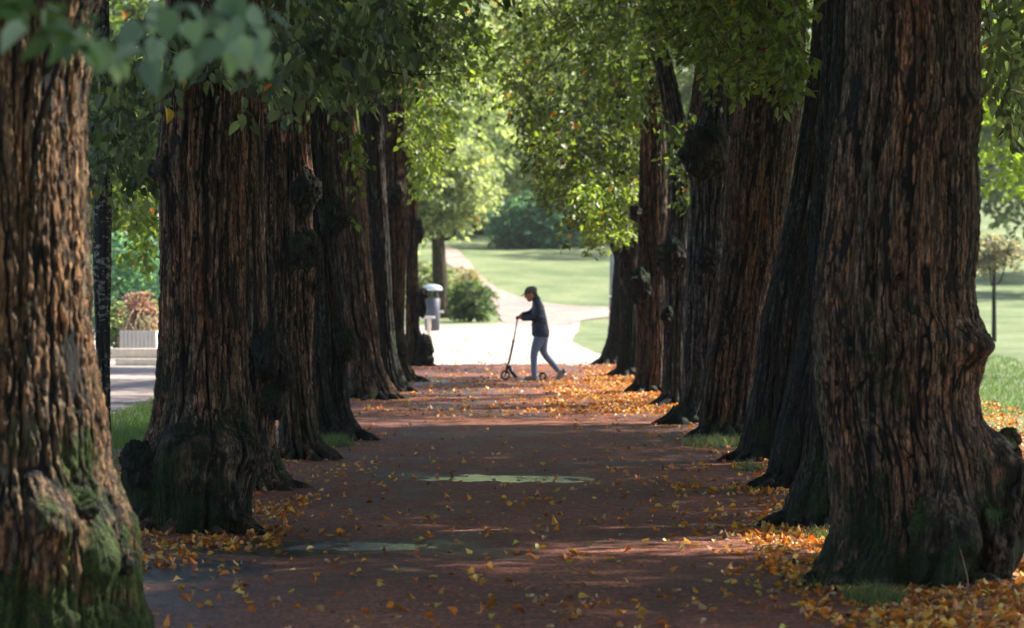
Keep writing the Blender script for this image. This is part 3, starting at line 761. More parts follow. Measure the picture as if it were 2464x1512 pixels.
# ------------------------------------------------------------------ avenue crowns
BR = [(.10, .14, .030), (.14, .18, .036), (.085, .12, .030), (.18, .21, .045)]
DK = [(.060, .078, .044), (.085, .108, .062), (.045, .060, .034), (.13, .155, .09)]
OLIVE = [(.045, .060, .018), (.060, .078, .022), (.085, .105, .028), (.13, .155, .035)]
VIS = {   # photo outline, distance, depth, number of sprays, spread, leaves per spray, leaf size, palette
 "L2": [([(215, 80), (400, 10), (620, 10), (740, 70), (735, 170), (640, 220), (600, 110), (520, 210), (455, 110), (400, 160), (360, 300), (300, 280), (225, 330), (205, 260)], 23.6, .7, 30, .34, 15, .085, DK),
        ([(220, 60), (620, -30), (960, -30), (930, 120), (740, 160), (500, 130), (300, 180)], 24.8, 1.0, 34, .36, 15, .085, DK)],
 "L3": [([(600, -40), (880, -40), (900, 100), (830, 230), (700, 200), (620, 120)], 28.5, 1.2, 34, .4, 18, .085, DK)],
 "S1": [([(200, 160), (400, 160), (390, 380), (330, 440), (250, 400), (205, 440)], 34, 1.4, 46, .42, 20, .085, DK),
        ([(265, 380), (390, 400), (380, 520), (330, 640), (300, 480)], 46, 3, 30, .5, 24, .085, BR)],
 "L4": [([(700, -40), (1000, -40), (1010, 90), (955, 190), (880, 260), (820, 210), (740, 230)], 34, 1.6, 75, .42, 18, .08, DK)],
 "L5": [([(820, 250), (880, 280), (860, 400), (835, 400)], 39, .3, 9, .25, 10, .075, BR), ([(845, 440), (870, 440), (855, 540), (840, 540)], 39, .3, 3, .2, 6, .07, BR)],
 "L6": [([(880, -40), (1180, -40), (1120, 120), (1000, 210), (930, 190)], 46, 2.5, 110, .5, 18, .08, GREENS)],
 "L8": [([(960, 60), (1120, 40), (1250, 120), (1090, 300), (1050, 330), (1000, 420), (975, 260)], 60, 4, 95, .6, 20, .085, BR)],
 "L9": [([(985, 220), (1060, 250), (1090, 350), (1040, 420), (1010, 430), (990, 380)], 68, 2.5, 60, .45, 20, .09, BR),
        ([(985, 430), (1015, 420), (1015, 460), (1000, 480)], 68, 1, 6, .4, 12, .09, BR)],
 "R9": [([(1240, 0), (1560, 0), (1560, 330), (1500, 420), (1440, 440), (1320, 380), (1240, 260)], 62, 4, 210, .6, 20, .085, OLIVE),
        ([(1240, 250), (1560, 260), (1580, 420), (1540, 540), (1440, 580), (1360, 520), (1290, 440)], 60, 3, 210, .55, 20, .085, OLIVE),
        ([(1380, 420), (1560, 420), (1530, 545), (1460, 570), (1400, 530)], 57, 1.5, 70, .45, 20, .085, BR)],
 "R8": [([(1340, -30), (1600, -30), (1600, 200), (1540, 330), (1480, 250), (1400, 200)], 52, 2, 90, .5, 16, .085, GREENS)],
 "R10": [([(1180, -40), (1420, -40), (1400, 160), (1300, 260), (1200, 180)], 72, 4, 60, .7, 22, .09, OLIVE)],
 "R7": [([(1600, 230), (1680, 280), (1700, 400), (1640, 520), (1600, 450), (1600, 330)], 48, .5, 22, .32, 10, .08, GREENS),
        ([(1500, -30), (1700, -30), (1690, 60), (1560, 100)], 47, 1.5, 40, .45, 16, .08, GREENS)],
 "R6": [([(1590, -30), (1830, -30), (1800, 120), (1740, 240), (1690, 160), (1620, 90)], 40.5, 1.2, 70, .4, 15, .08, GREENS)],
 "R5": [([(1650, -30), (1960, -30), (1950, 90), (1870, 170), (1800, 260), (1760, 190), (1700, 130)], 36, 1.2, 75, .38, 13, .08, GREENS)],
 "R3": [([(1880, -30), (1960, -30), (1960, 120), (1925, 190), (1880, 290), (1860, 280), (1880, 150)], 28, .5, 26, .28, 9, .08, GREENS)],
 "R1": [([(2372, -30), (2500, -30), (2500, 330), (2440, 300), (2385, 200)], 27, 2, 45, .34, 12, .08, DK)],
}
# upper crowns, above the frame, that shade the avenue: radius x, y, z, height of the centre, sprays
UP = dict(R0=(3.0, 3.2, 2.5, 7.8, 220), L0=(3.0, 3.0, 2.5, 8.0, 240), L1=(3.2, 3, 2.5, 8.2, 230), L2=(3.2, 3, 2.8, 7.8, 260), L3=(3.2, 3, 2.8, 7.8, 240), L4=(3.2, 3, 2.8, 7.8, 240), L5=(3.2, 3.2, 2.8, 7.8, 240), L6=(3.2, 4, 2.8, 8.0, 260),
          L7=(3, 3, 2.6, 8.6, 180), L8=(3, 3.2, 2.6, 9, 200), L9=(3, 2.8, 2.4, 9.6, 160), R1=(3.0, 2.4, 1.6, 7.2, 170), R2=(3.4, 3, 3, 7.6, 260), R3=(3.6, 3, 3, 7.6, 280), R4=(3.6, 3, 3, 7.6, 280),
          R5=(3.4, 3, 3, 7.8, 240), R6=(3.2, 3, 3, 8, 200), R7=(3.0, 3, 2.6, 8.6, 110), R8=(3.0, 3.0, 2.6, 9.0, 90), R9=(3.2, 3, 2.8, 9.2, 130), R10=(3, 2.5, 2.4, 9.8, 120), S1=(1.8, 1.8, 2, 7.6, 90))
for key, (t, tr) in TREES.items():
    cr = Crown(abs(hash(key)) % 1 + sum(map(ord, key)) * 31)
    rng = cr.rng; L = np.array(t.location)
    if tr is not None: cxt = np.interp(8, tr[2], tr[0]); rtop = tr[1][-1]
    else: cxt = L[0]; rtop = .2
    for poly, Y, dy, n, sp, nl, lf, pal in VIS.get(key, []):
        C = region(rng, poly, Y, dy, n)
        cr.sprays(C, sp, nl, lf, pal, outward=(cxt, L[1], 6), hang=1.3 if pal is DK else .5, jit=.8 if pal is DK else .5)
    rx, ry, rz, zc, n = UP[key]; n = int(n * 1.8)
    u = rng.normal(size=(n, 3)); u /= np.linalg.norm(u, axis=1)[:, None]; u *= (rng.random((n, 1)) ** .4)
    ctr = np.array([cxt + (.5 if key[0] == 'L' else 1.0), L[1] + (1.2 if key == 'R1' else 0), zc])
    if key == 'R1': ctr[0] -= 1.8
    if key == 'R2': ctr[0] -= 1.0
    if key[0] == 'R' and key not in ('R0', 'R1', 'R2'): rx += 1.3; n = int(n * 1.45)
    n = int(n * 1); C = ctr + u * (rx + .3, ry, rz + .4)
    if key[0] == 'R' and key not in ('R1', 'R2'):
        m_ = 260 if key not in ('R7', 'R8') else 110
        shade_skirt = np.stack([rng.uniform(L[0] + 1.5, L[0] + 6.0, m_), rng.uniform(L[1] - 2.8, L[1] + 2.8, m_), rng.uniform(5.0 if L[1] > 28 else 6.2, 8.5, m_)], -1)  # unseen leaf sprays added on the outer side to shade the path
        C = np.concatenate([C, shade_skirt])
    if key == 'R1':  # unseen sprays added along the sun's rays to shade the near path
        q_ = np.stack([rng.uniform(5.2, 8.5, 420), rng.uniform(18.6, 25, 420), np.zeros(420)], -1); f_ = rng.random(420)
        q_[:, 2] = np.where(f_ < 2, q_[:, 0] + rng.uniform(.7, 1.9, 420), 0)
        C = np.concatenate([C, q_])
        q_ = np.stack([rng.uniform(4.6, 8.5, 170), rng.uniform(18.2, 25, 170), np.zeros(170)], -1); q_[:, 2] = q_[:, 0] - rng.uniform(1.0, 2.2, 170)
        C = np.concatenate([C, q_])
        q_ = np.stack([rng.uniform(5.6, 9, 190), rng.uniform(18.2, 26, 190), np.zeros(190)], -1); q_[:, 2] = q_[:, 0] + rng.uniform(-1.1, .8, 190)
        C = np.concatenate([C, q_])
    zlim = np.where(np.abs(C[:, 0]) < .134 * C[:, 1] + 1.2, CAMZ + .0709 * (C[:, 1]) + .75, 0)
    C = C[C[:, 2] > zlim]
    cr.sprays(C, 1.0, 34, .15, GREENS, outward=ctr, twigs=False)
    if key == "L0":
        fg = region(rng, [(-60, -60), (215, -60), (200, 20), (150, 40), (60, 10), (-60, 20)], 10.0, .25, 5)
        cr.sprays(fg, .22, 5, .085, [(.06, .10, .05), (.08, .13, .06)], twigs=False)
        pts = [(60, 20), (130, 25), (205, 75), (275, 110), (360, 85), (355, 150), (330, 60), (430, 60), (400, 15), (470, 20), (520, 40), (580, 60), (490, 100), (540, 110), (455, 120), (600, 20), (610, 120), (640, 40), (300, 130), (640, 130), (560, -10), (690, -10)]
        pts = [(x, y) for x, y in pts if x < 660] + [(x + rng.normal() * 26, y + rng.normal() * 26) for x, y in pts if x < 620]
        P = np.array([at(x + rng.normal() * 6, y + rng.normal() * 5 - 5, 10 + rng.normal() * .25) for x, y in pts])
        k = len(P); cr.P.append(P)
        T = np.zeros((k, 3)); T[:, 2] = -1; T += rng.normal(size=(k, 3)) * .45; cr.T.append(T)
        Nn = np.zeros((k, 3)); Nn[:, 1] = -.8; Nn[:, 2] = .5; Nn += rng.normal(size=(k, 3)) * .35; cr.N.append(Nn)
        cr.S.append(rng.uniform(.065, .10, k)); cr.C.append(np.array([(.16, .22, .19), (.10, .145, .12), (.22, .28, .235)])[rng.integers(0, 3, k)])
        for P in ([(-300, -80), (60, -20), (300, 30), (480, 20), (640, 70)], [(300, 30), (380, 60), (470, 110)], [(480, 20), (560, 40), (620, 100)], [(-200, -60), (100, 10), (210, 60), (290, 100)], [(300, 20), (350, 60), (360, 130)]):
            cr.twig(curve([at(x, y, 10) for x, y in P], 10), .004, .002, 5)
    # boughs carrying the crown
    top = np.array([cxt, L[1], 6.5 if tr is not None else 5])
    sel = rng.permutation(len(C))[:9]
    for q in sel[:9]:
        p = C[q]; s0 = top + (0, 0, rng.uniform(-1.2, 1.4))
        mid = (s0 + p) / 2 + (0, 0, .4)
        Q = curve([s0, mid, p], 10)
        cr.twig(Q, min(.07, rtop * .4), .015, 6)
    if key == "R9":
        for P in ([(1600, -40), (1520, 60), (1440, 170), (1340, 280), (1240, 430)], [(1590, 60), (1500, 200), (1400, 330), (1330, 450)], [(1600, 180), (1530, 330), (1450, 470), (1390, 540)], [(1500, -30), (1400, 60), (1290, 200), (1230, 290)], [(1560, 300), (1500, 420), (1440, 540)]):
            cr.twig(curve([at(x, y, 59) for x, y in P], 12), .022, .005, 5)
    if key == "L4": cr.twig(curve([at(x, y, 33) for x, y in [(760, 60), (830, 130), (900, 165), (970, 184), (1060, 178)]], 12), .016, .004, 5)
    if key in ("L8", "L6"):
        for P in ([(940, 40), (1050, 60), (1160, 120), (1240, 200)], [(1280, -40), (1340, 50), (1420, 130)], [(950, 120), (1020, 180), (1080, 260)]):
            cr.twig(curve([at(x, y, L[1] - 2) for x, y in P], 12), .016, .004, 5)
    cr.build("crown", t)

# ------------------------------------------------------------------ background trees and shrubs
def cloud(cr, c, r, n, spread, nl, leaf, pal, flat=.8, gaps=.0, seed=0, **kw):
    rng = cr.rng; u = rng.normal(size=(int(n * 1.6), 3)); u /= np.linalg.norm(u, axis=1)[:, None]; u *= rng.random((len(u), 1)) ** .35
    P = np.array(c) + u * np.array(r)
    k = noise(P[:, 0] * .8 / (r[0] * .3), P[:, 1] * .8 / (r[0] * .3), P[:, 2] * 1.1 / (r[0] * .3), seed + 40) > gaps - .12
    P = P[k][:n]
    P = P[P[:, 2] > terrain(P[:, 1]) + .1]
    cr.sprays(P, spread, nl, leaf, pal, outward=c, twigs=False, **kw)
def bgtree(label, x, y, h, zc, rx, rz, n, leaf, pal, seed, trunk_r=.18, name="park_tree", spread=.9, nl=22, limbs=7, gaps=0, mat=None, group="park trees behind the avenue", ry=None, lean=0):
    z0 = float(terrain(y)); t = thing(name, label, "tree", (x, y, z0), group)
    P = curve([(0, 0, -.1), (lean * .3, 0, (zc - z0) * .4), (lean, 0, zc - z0), (lean * 1.2, 0, zc - z0 + rz * .6)], 16)
    V, F = tube(P, trunk_r * np.linspace(1.25, .3, 16) ** .8, 16)
    hh = .5 + .6 * noise(V[:, 0] * 16, V[:, 1] * 16, V[:, 2] * 4, seed)
    link("trunk", mesh_np("trunk", V, F, True, None, {"h": np.clip(hh, 0, 1), "moss": np.full(len(V), .45)}), mat or BARK, t)
    cr = Crown(seed); c = (x + lean, y, zc)
    cloud(cr, c, (rx, ry or rx, rz), n, spread, nl, leaf, pal, gaps=gaps, seed=seed, yellow=.004)
    for q in range(limbs):
        a = cr.rng.uniform(0, 6.28); e = np.array([math.cos(a) * rx * .7, math.sin(a) * (ry or rx) * .7, cr.rng.uniform(-.3, .6) * rz])
        s0 = np.array([x + lean * .8, y, z0 + (zc - z0) * cr.rng.uniform(.55, .95)])
        cr.twig(curve([s0, s0 + e * .5 + (0, 0, -.1), np.array(c) + e], 8), trunk_r * .35, .02, 6)
    cr.build("crown", t)
    return t
PALE = [(.22, .25, .16), (.28, .31, .20), (.17, .20, .125), (.32, .34, .23)]  # pallor of distant haze painted into the leaf colours
PALER = [(.20, .225, .15), (.25, .275, .18), (.15, .175, .11), (.30, .315, .22)]  # haze painted in here too, for the tree beside the bin
TEAL = [(.10, .19, .15), (.13, .24, .18), (.07, .14, .115)]
YEL = [(.22, .27, .05), (.24, .28, .05), (.16, .22, .04)]
GREY = [(.24, .20, .20), (.33, .27, .27), (.15, .14, .13)]
def XY(x, Y): return (x - 1232) / 9240.0 * Y
bgtree("pale green tree with a slightly bent mossy trunk right of the litter bin", XY(1062, 126), 126, 6, 4.7, 2.0, 1.65, 620, .13, PALER, 101, .24, spread=.7, nl=26, limbs=9, gaps=.06, lean=-.22)
specs = [ # x px, Y, centre height, rx, rz, palette, label
 (330, 150, 12.5, 6.5, 7.5, GREENS, "tall green tree high behind the slim spotted trunk"),
 (980, 172, 9.5, 5.0, 5.5, PALE, "broad pale green tree rising above the bush at the left of the view opening"),
 (1150, 205, 12, 5.5, 7.5, PALE, "tall pale tree behind the blue-green shrub on the hill"),
 (1290, 222, 13.5, 6, 8, [(.20, .25, .12), (.26, .30, .15)], "large light green tree at the hill top behind the blue-green shrub"),
 (1440, 214, 12.5, 5.5, 7.5, GREENS, "mid green tree at the hill top behind the overhanging boughs"),
 (1600, 210, 12, 6, 8, GREENS, "mid green hill-top tree hidden behind the far end of the right row"),
 (840, 190, 11, 6, 8, PALE, "pale tree hidden behind the far end of the left row"),
 (640, 160, 9, 6, 7, GREENS, "green tree glimpsed between the middle left-row trunks"),
 (330, 118, 6.6, 4.2, 4.0, GREENS, "leafy green tree behind the flower bed in the left gap"),
 (60, 120, 6.5, 4, 4.5, GREENS, "leafy green tree behind the nearest left trunk"),
 (1800, 200, 11, 6, 8, GREENS, "green tree glimpsed between the middle right-row trunks"),
 (2050, 190, 11, 6, 8, DK, "dark green tree behind the massive nearest right trunk"),
 (2575, 150, 9.5, 5.2, 6.5, [(.10, .13, .08), (.13, .16, .09)], "grey-green tree with bare drooping branches at the right frame edge"),
 (2640, 165, 9, 6, 7, DK, "dark tree beyond the right frame edge"),
]
for q, (px, Y, zc, rx, rz, pal, lb) in enumerate(specs):
    bgtree(lb, XY(px, Y), Y, 0, zc, rx, rz, 520, .26, pal, 120 + q, .3, spread=1.5, nl=26, limbs=10, gaps=-.02)
# maple-like yellow green tree at the right edge
bgtree("sunlit yellow-green tree right of the massive nearest right trunk", XY(2590, 64), 64, 0, 5.2, 2.4, 2.7, 330, .12, YEL, 160, .13, spread=.6, nl=18, limbs=8, gaps=.1, name="maple_tree", group=None)
bgtree("small mop-headed greyish tree on the right-hand lawn", XY(2392, 96), 96, 0, 2.22, .68, .50, 130, .075, GREY, 161, .055, spread=.28, nl=24, limbs=6, name="round_headed_tree", group=None, mat=DARKB)
# shrubs
def shrub(label, x, y, rx, ry, rz, n, leaf, pal, seed, name="shrub", spread=.5, nl=24):
    z0 = float(terrain(y)); t = thing(name, label, "shrub", (x, y, z0), "shrubs around the square")
    cr = Crown(seed); cloud(cr, (x, y, z0 + rz * .75), (rx, ry, rz), n, spread, nl, leaf, pal, seed=seed)
    cr.build("foliage", t)
    mb = MB(); rng = cr.rng
    for k in range(9):
        a = rng.uniform(0, 6.28); mb.add(tube(curve([(0, 0, -.05), (math.cos(a) * rx * .3, math.sin(a) * ry * .3, rz * .6), (math.cos(a) * rx * .6, math.sin(a) * ry * .6, rz * 1.2)], 6), np.linspace(.03, .01, 6), 6))
    mb.build("stem", TWIG, t, True)
shrub("rounded dark green bush right of the bent mossy trunk", XY(1132, 121.5), 121.8, .78, .8, .80, 300, .075, [(.075, .11, .05), (.10, .14, .07), (.055, .085, .04)], 201, spread=.34)
shrub("pale feathery bush behind the litter bin", XY(1030, 128), 129, .95, .9, 1.15, 260, .09, [(.19, .20, .12), (.15, .18, .09)], 202, spread=.4)
shrub("low pale pinkish bush behind the dark rounded bush", XY(1110, 138), 138, .9, .8, .85, 160, .09, [(.26, .20, .16), (.20, .19, .12)], 203, spread=.4)
shrub("spreading blue-green shrub at the top of the hill lawn", XY(1285, 190), 192, 2.3, 1.6, 1.65, 420, .16, TEAL, 204, spread=.8)
shrub("yellowing small shrub on the hill-top edge under the hanging boughs", XY(1415, 194), 194, .9, .8, .5, 90, .15, [(.35, .30, .05), (.2, .24, .06)], 205, spread=.6)
shrub("dark green evergreen shrub behind the flower bed in the left gap", XY(330, 98), 99, 1.6, 1.2, 1.7, 300, .11, TEAL, 206, spread=.6)
shrub("purple flowering shrub in the left gap", XY(340, 75), 75, .36, .34, .85, 190, .055, [(.26, .10, .16), (.34, .19, .24), (.16, .13, .09)], 207, spread=.3)
shrub("pale green bushy plant on the right of the purple shrub", XY(384, 77), 77, .34, .3, .72, 120, .07, [(.20, .25, .14), (.15, .2, .1)], 208, spread=.3)
shrub("pale green bushy plant on the left of the purple shrub", XY(288, 77), 77, .32, .3, .66, 100, .07, [(.16, .20, .11), (.2, .22, .14)], 209, spread=.3)
# the wood behind everything, one mass
cr = Crown(300); rng = cr.rng
P = np.stack([rng.uniform(-45, 45, 2600), rng.uniform(238, 262, 2600), 0 * rng.random(2600)], -1); P[:, 2] = terrain(P[:, 1]) + rng.random(2600) ** 1.1 * 24
cr.sprays(P, 2.6, 22, .55, [(.15, .20, .10), (.21, .26, .13), (.11, .15, .08)], twigs=False, yellow=0)  # leaf colours raised to carry the haze over the far wood
o = cr.build("woodland", None); tag(o, "dense wood on the hill filling the view behind the park trees", "woodland", None, "stuff")

# ------------------------------------------------------------------ fallen leaves
AUT = np.array([(.80, .30, .03), (.85, .45, .06), (.66, .19, .02), (.85, .58, .14), (.42, .16, .05), (.80, .48, .20), (.75, .24, .02)])
def scatter(P, rng, size=(.024, .052), flat=.26, name="fallen_leaves"):
    k = len(P); P = P.copy()
    P[:, 2] = np.where((P[:, 0] > -3.6) & (P[:, 0] < 4.9) & (P[:, 1] < 70.5), gh(P[:, 0], P[:, 1]), -.01) + rng.uniform(.004, .02, k)
    T = rng.normal(size=(k, 3)); T[:, 2] *= flat; T /= np.linalg.norm(T, axis=1)[:, None]
    Nn = rng.normal(size=(k, 3)) * flat * 1.2; Nn[:, 2] += 1
    Nn = Nn - T * (Nn * T).sum(1)[:, None]; Nn /= np.linalg.norm(Nn, axis=1)[:, None]
    B = np.cross(T, Nn); Sz = rng.uniform(*size, k); curl = rng.uniform(.5, 5.5, k) * rng.choice([-1, 1, 1], k)
    q = LT[None] * Sz[:, None, None]; q = np.repeat(q, 1, 0); q[..., 2] *= curl[:, None]
    V = P[:, None] + q[..., 0:1] * B[:, None] + q[..., 1:2] * T[:, None] + q[..., 2:3] * Nn[:, None]
    F = (LF[None] + (np.arange(k) * NLV)[:, None, None]).reshape(-1, 5)
    c = AUT[rng.integers(0, len(AUT), k)] * rng.uniform(.3, 1.0, (k, 1))
    return V.reshape(-1, 3), F, np.repeat(c, NLV, 0)
rng = np.random.default_rng(77)
pts = []
def strip(n, x0, x1, y0, y1, pw=1.0, clump=.5):
    x = x0 + (x1 - x0) * rng.random(n * 3) ** pw; y = 1 / rng.uniform(1 / y1, 1 / y0, n * 3)
    dens = .5 + clump * fbm(x * 1.6, y * 1.1, seed=71, oct=3)
    k = rng.random(n * 3) < dens; P = np.stack([x[k][:n], y[k][:n]], -1); pts.append(P)
strip(9500, 1.45, 4.2, 17, 25.5, .8)            # carpet at the foot of the near right tree
strip(900, 1.0, 2.4, 20, 31, .5, .9)
strip(620, .9, 2.6, 29, 44, .5, .9)
strip(7500, .4, 3.2, 46, 63, .75, 1.1)
strip(160, -2.2, 1.6, 70, 100, 1, .9)             # bright patch by the far trunks
strip(1800, 1.2, 3.5, 60, 69, .8)
strip(9000, 2.5, 6.3, 24, 52, .9, .4)             # right of the row, up to the lawn
strip(2200, -3.6, -1.9, 22, 38, .9, .5)            # left of the row
strip(700, -2.4, -1.45, 23.3, 29, 1.2, .9)
strip(800, -2.2, 1.4, 17, 45, 1.0, .9)            # thin scatter over the path
strip(1900, -2.4, 2.0, 45, 71.5, 1.0, .9)
strip(300, -3.0, -1.2, 30, 42, 1.2, .6)
P = np.concatenate(pts); P = np.concatenate([P, np.zeros((len(P), 1))], 1)
V, F, c = scatter(P, rng)
tag(link("fallen_leaves", mesh_np("fallen_leaves", V, F, False, c), DEAD), "orange and brown leaf litter covering the ground along both rows of trunks", "leaf litter", None, "stuff")
# single larger leaves one could pick up
KINDS = [("yellow", "bright yellow single leaf lying apart on the red-brown path", [(.55, .42, .08), (.60, .46, .14), (.42, .40, .08)]),
         ("orange", "deep orange single leaf lying apart on the red-brown path", [(.58, .24, .04), (.55, .18, .03), (.62, .30, .07)]),
         ("tan", "pale tan curled single leaf lying apart on the red-brown path", [(.50, .33, .17), (.42, .25, .13), (.58, .42, .26)])]
base = {}
for kn, lb, cs in KINDS:
    for v, c in enumerate(cs):
        curl = (.6, 1.8, 3.2)[v]
        q = LT.copy(); q[:, 2] *= curl; q[:, 1] -= .5
        stem = np.array([(0, -.5, 0), (.012, -.5, 0), (.04, -.85, .05), (.03, -.85, .05)])
        V = np.concatenate([q, stem]); F = [LF, np.array([(8, 9, 10, 11)])]
        me = mesh_np("fallen_leaf", V, F, False, np.tile(c, (12, 1))); me.materials.append(DEAD); me["v"] = v; base[(kn, v)] = me
cnt = 0
rng = np.random.default_rng(5)
while cnt < 296:
    if cnt < 170: x, y = rng.uniform(-1.9, 1.9), 1 / rng.uniform(1 / 38, 1 / 17.6)
    else: x, y = rng.uniform(.9, 3.1), 1 / rng.uniform(1 / 29, 1 / 17.6)
    if cnt >= 150 and cnt < 170: x, y = rng.uniform(-2.2, -1.2), rng.uniform(23.6, 26)
    if abs(x) > .134 * y: continue
    kn, lb, cs = KINDS[rng.choice(3, p=(.4, .35, .25))]
    o = D.objects.new("fallen_leaf", base[(kn, int(rng.integers(0, 3)))]); col.objects.link(o)
    s = rng.uniform(.032, .058); o.scale = (s, s, s)
    o.location = (x, y, float(gh(x, y)) + .012); o.rotation_euler = (rng.normal() * .2, rng.normal() * .2, rng.uniform(0, 6.28))
    vv = int(o.data.get("v", 0)); shape = ("flat", "cupped", "curled")[vv]
    where = ("on the leaf litter beside the massive right trunk" if x > 1.25 and y < 26 else "on the right edge of the path beyond the massive trunk" if x > 1.0 else
             "at the foot of the lumpy-footed left trunk" if x < -1.2 and y > 22.5 else "in the front left of the path" if x < -.2 and y < 20.5 else "in the front right of the path" if y < 20.5 else
             "on the path before the small broken puddle" if y < 23.5 and x < 0 else "on the path right of the small broken puddle" if y < 27 and x >= 0 else
             "on the path between the two puddles" if y < 31 else "on the path around the long puddle" if y < 34 else "on the path beyond the long puddle")
    tag(o, "%s %s leaf lying %s" % ({"yellow": "yellow", "orange": "deep orange", "tan": "pale tan"}[kn], shape, where), "leaf", "%s %s leaves %s" % (kn, shape, where)); cnt += 1

# ------------------------------------------------------------------ grass
def blades(P, rng, h=(.05, .12), wdt=.004, pal=((.07, .13, .03), (.10, .17, .04), (.13, .18, .06))):
    k = len(P); H = rng.uniform(*h, k); a = rng.uniform(0, 6.28, k); b = rng.uniform(0, 6.28, k); ln = H * rng.uniform(.2, .8, k)
    side = np.stack([np.cos(a), np.sin(a), 0 * a], -1) * wdt; d = np.stack([np.cos(b), np.sin(b), 0 * b], -1)
    p1 = P + d * (ln * .35)[:, None]; p1[:, 2] += H * .6; p2 = P + d * ln[:, None]; p2[:, 2] += H
    V = np.stack([P - side, P + side, p1 + side * .7, p1 - side * .7, p2 + side * .15, p2 - side * .15], 1).reshape(-1, 3)
    F = (np.array([(0, 1, 2, 3), (3, 2, 4, 5)])[None] + (np.arange(k) * 6)[:, None, None]).reshape(-1, 4)
    pal = np.array(pal); c = pal[rng.integers(0, len(pal), k)] * rng.uniform(.7, 1.3, (k, 1))
    return V, F, np.repeat(c, 6, 0)
x = rng.uniform(-4.75, -3.35, 26000); y = 1 / rng.uniform(1 / 62, 1 / 30, 26000)
k = fbm(x * 3, y * 2, seed=55) > -.25; x, y = x[k], y[k]
V, F, c = blades(np.stack([x, y, np.full(len(x), -.05)], -1), rng, (.07, .15), .005)
tag(link("grass", mesh_np("grass", V, F, False, c), GRASSB), "strip of rough green grass between the left row and the grey gravel path", "grass", None, "stuff")
x = rng.uniform(5.4, 10, 22000); y = 1 / rng.uniform(1 / 90, 1 / 46, 22000); 
V, F, c = blades(np.stack([x, y, np.full(len(x), -.05)], -1), rng, (.05, .09), .006, ((.09, .15, .05), (.13, .19, .07)))
tag(link("grass", mesh_np("grass", V, F, False, c), GRASSB), "short lawn grass on the right beyond the leaf litter", "grass", None, "stuff")
def tuft(label, px, py, rx, ry, n, h, seed, pal=((.045, .08, .022), (.07, .11, .03), (.12, .13, .055))):
    c = hit(px, py); rg = np.random.default_rng(seed)
    t = rg.normal(size=(n, 2)); ln = np.linalg.norm(t, axis=1); t *= (np.minimum(ln, 1.9) / ln)[:, None]; t *= (rx * .5, ry * .5)
    P = np.stack([t[:, 0], t[:, 1], np.zeros(n)], -1); P[:, 2] = gh(c[0] + t[:, 0], c[1] + t[:, 1]) - .008
    V, F, cc = blades(P, rg, h, .004, pal)
    aa = np.linspace(0, 2 * np.pi, 24, endpoint=False); M = []
    for f_ in (1.0, .66, .33): M.append(np.stack([np.cos(aa) * rx * f_, np.sin(aa) * ry * f_, gh(c[0] + np.cos(aa) * rx * f_, c[1] + np.sin(aa) * ry * f_) + (.004 if f_ < 1 else -.012)], -1))
    M = np.concatenate(M + [[[0, 0, float(gh(c[0], c[1])) + .006]]]); b0 = len(V); ii = np.arange(24); i2 = (ii + 1) % 24
    F = np.concatenate([F] + [np.stack([q_ * 24 + ii, q_ * 24 + i2, (q_ + 1) * 24 + i2, (q_ + 1) * 24 + ii], -1) + b0 for q_ in (0, 1)] + [np.stack([48 + ii[::2], 48 + ii[::2] + 1, (48 + (ii[::2] + 2) % 24), np.full(12, 72)], -1) + b0])
    V = np.concatenate([V, M]); cc = np.concatenate([cc, np.tile([(.035, .028, .016)], (len(M), 1))])
    o = link("grass_tuft", mesh_np("grass_tuft", V, F, False, cc), GRASSB); o.location = (c[0], c[1], 0)
    tag(o, label, "grass tuft", "grass tufts at the feet of the trunks")
tuft("thin grass tuft between two middle trunks of the left row", 800, 1072, .22, .7, 420, (.06, .14), 1)
tuft("pale grass tuft at the foot of the brown streaked right-row trunk", 1725, 1072, .34, .9, 700, (.05, .13), 2, ((.12, .14, .055), (.17, .18, .08), (.08, .11, .04)))
tuft("leafy grass tuft among orange leaves before the massive right trunk", 2105, 1452, .16, .35, 420, (.05, .12), 3)
tuft("small grass tuft on the leaf carpet left of the massive right trunk foot", 1985, 1412, .14, .3, 160, (.04, .09), 4)
tuft("sparse grass tuft on the leaf litter at the foot of the black half-hidden right trunk", 1990, 1300, .14, .4, 170, (.04, .10), 5)
tuft("broad-bladed grass tuft at the bottom left corner of the view", 60, 1508, .06, .1, 30, (.05, .10), 6)
tuft("tiny grass tuft before the twin-burled left trunk", 705, 1102, .12, .3, 90, (.04, .09), 7)
tuft("wispy grass tuft beside the dark leaning trunks of the right row", 1800, 1130, .16, .6, 180, (.04, .09), 8)
# reddish twig standing at the foot of R1
tw = MB(); c = hit(2322, 1440); c[1] -= .12
q = [at(x, y, c[1]) for x, y in [(2318, 1450), (2335, 1415), (2325, 1375), (2310, 1320)]]; tw.add(tube(curve(q, 8), np.linspace(.006, .002, 8), 6)); tw.add(tube(curve([at(2330, 1425, c[1]), at(2343, 1408, c[1]), at(2356, 1402, c[1])], 5), .004, 5))
o = tw.build("twig", plain("red_twig", (.22, .11, .08), .7)); tag(o, "thin reddish forked twig standing up at the foot of the massive right trunk", "twig")

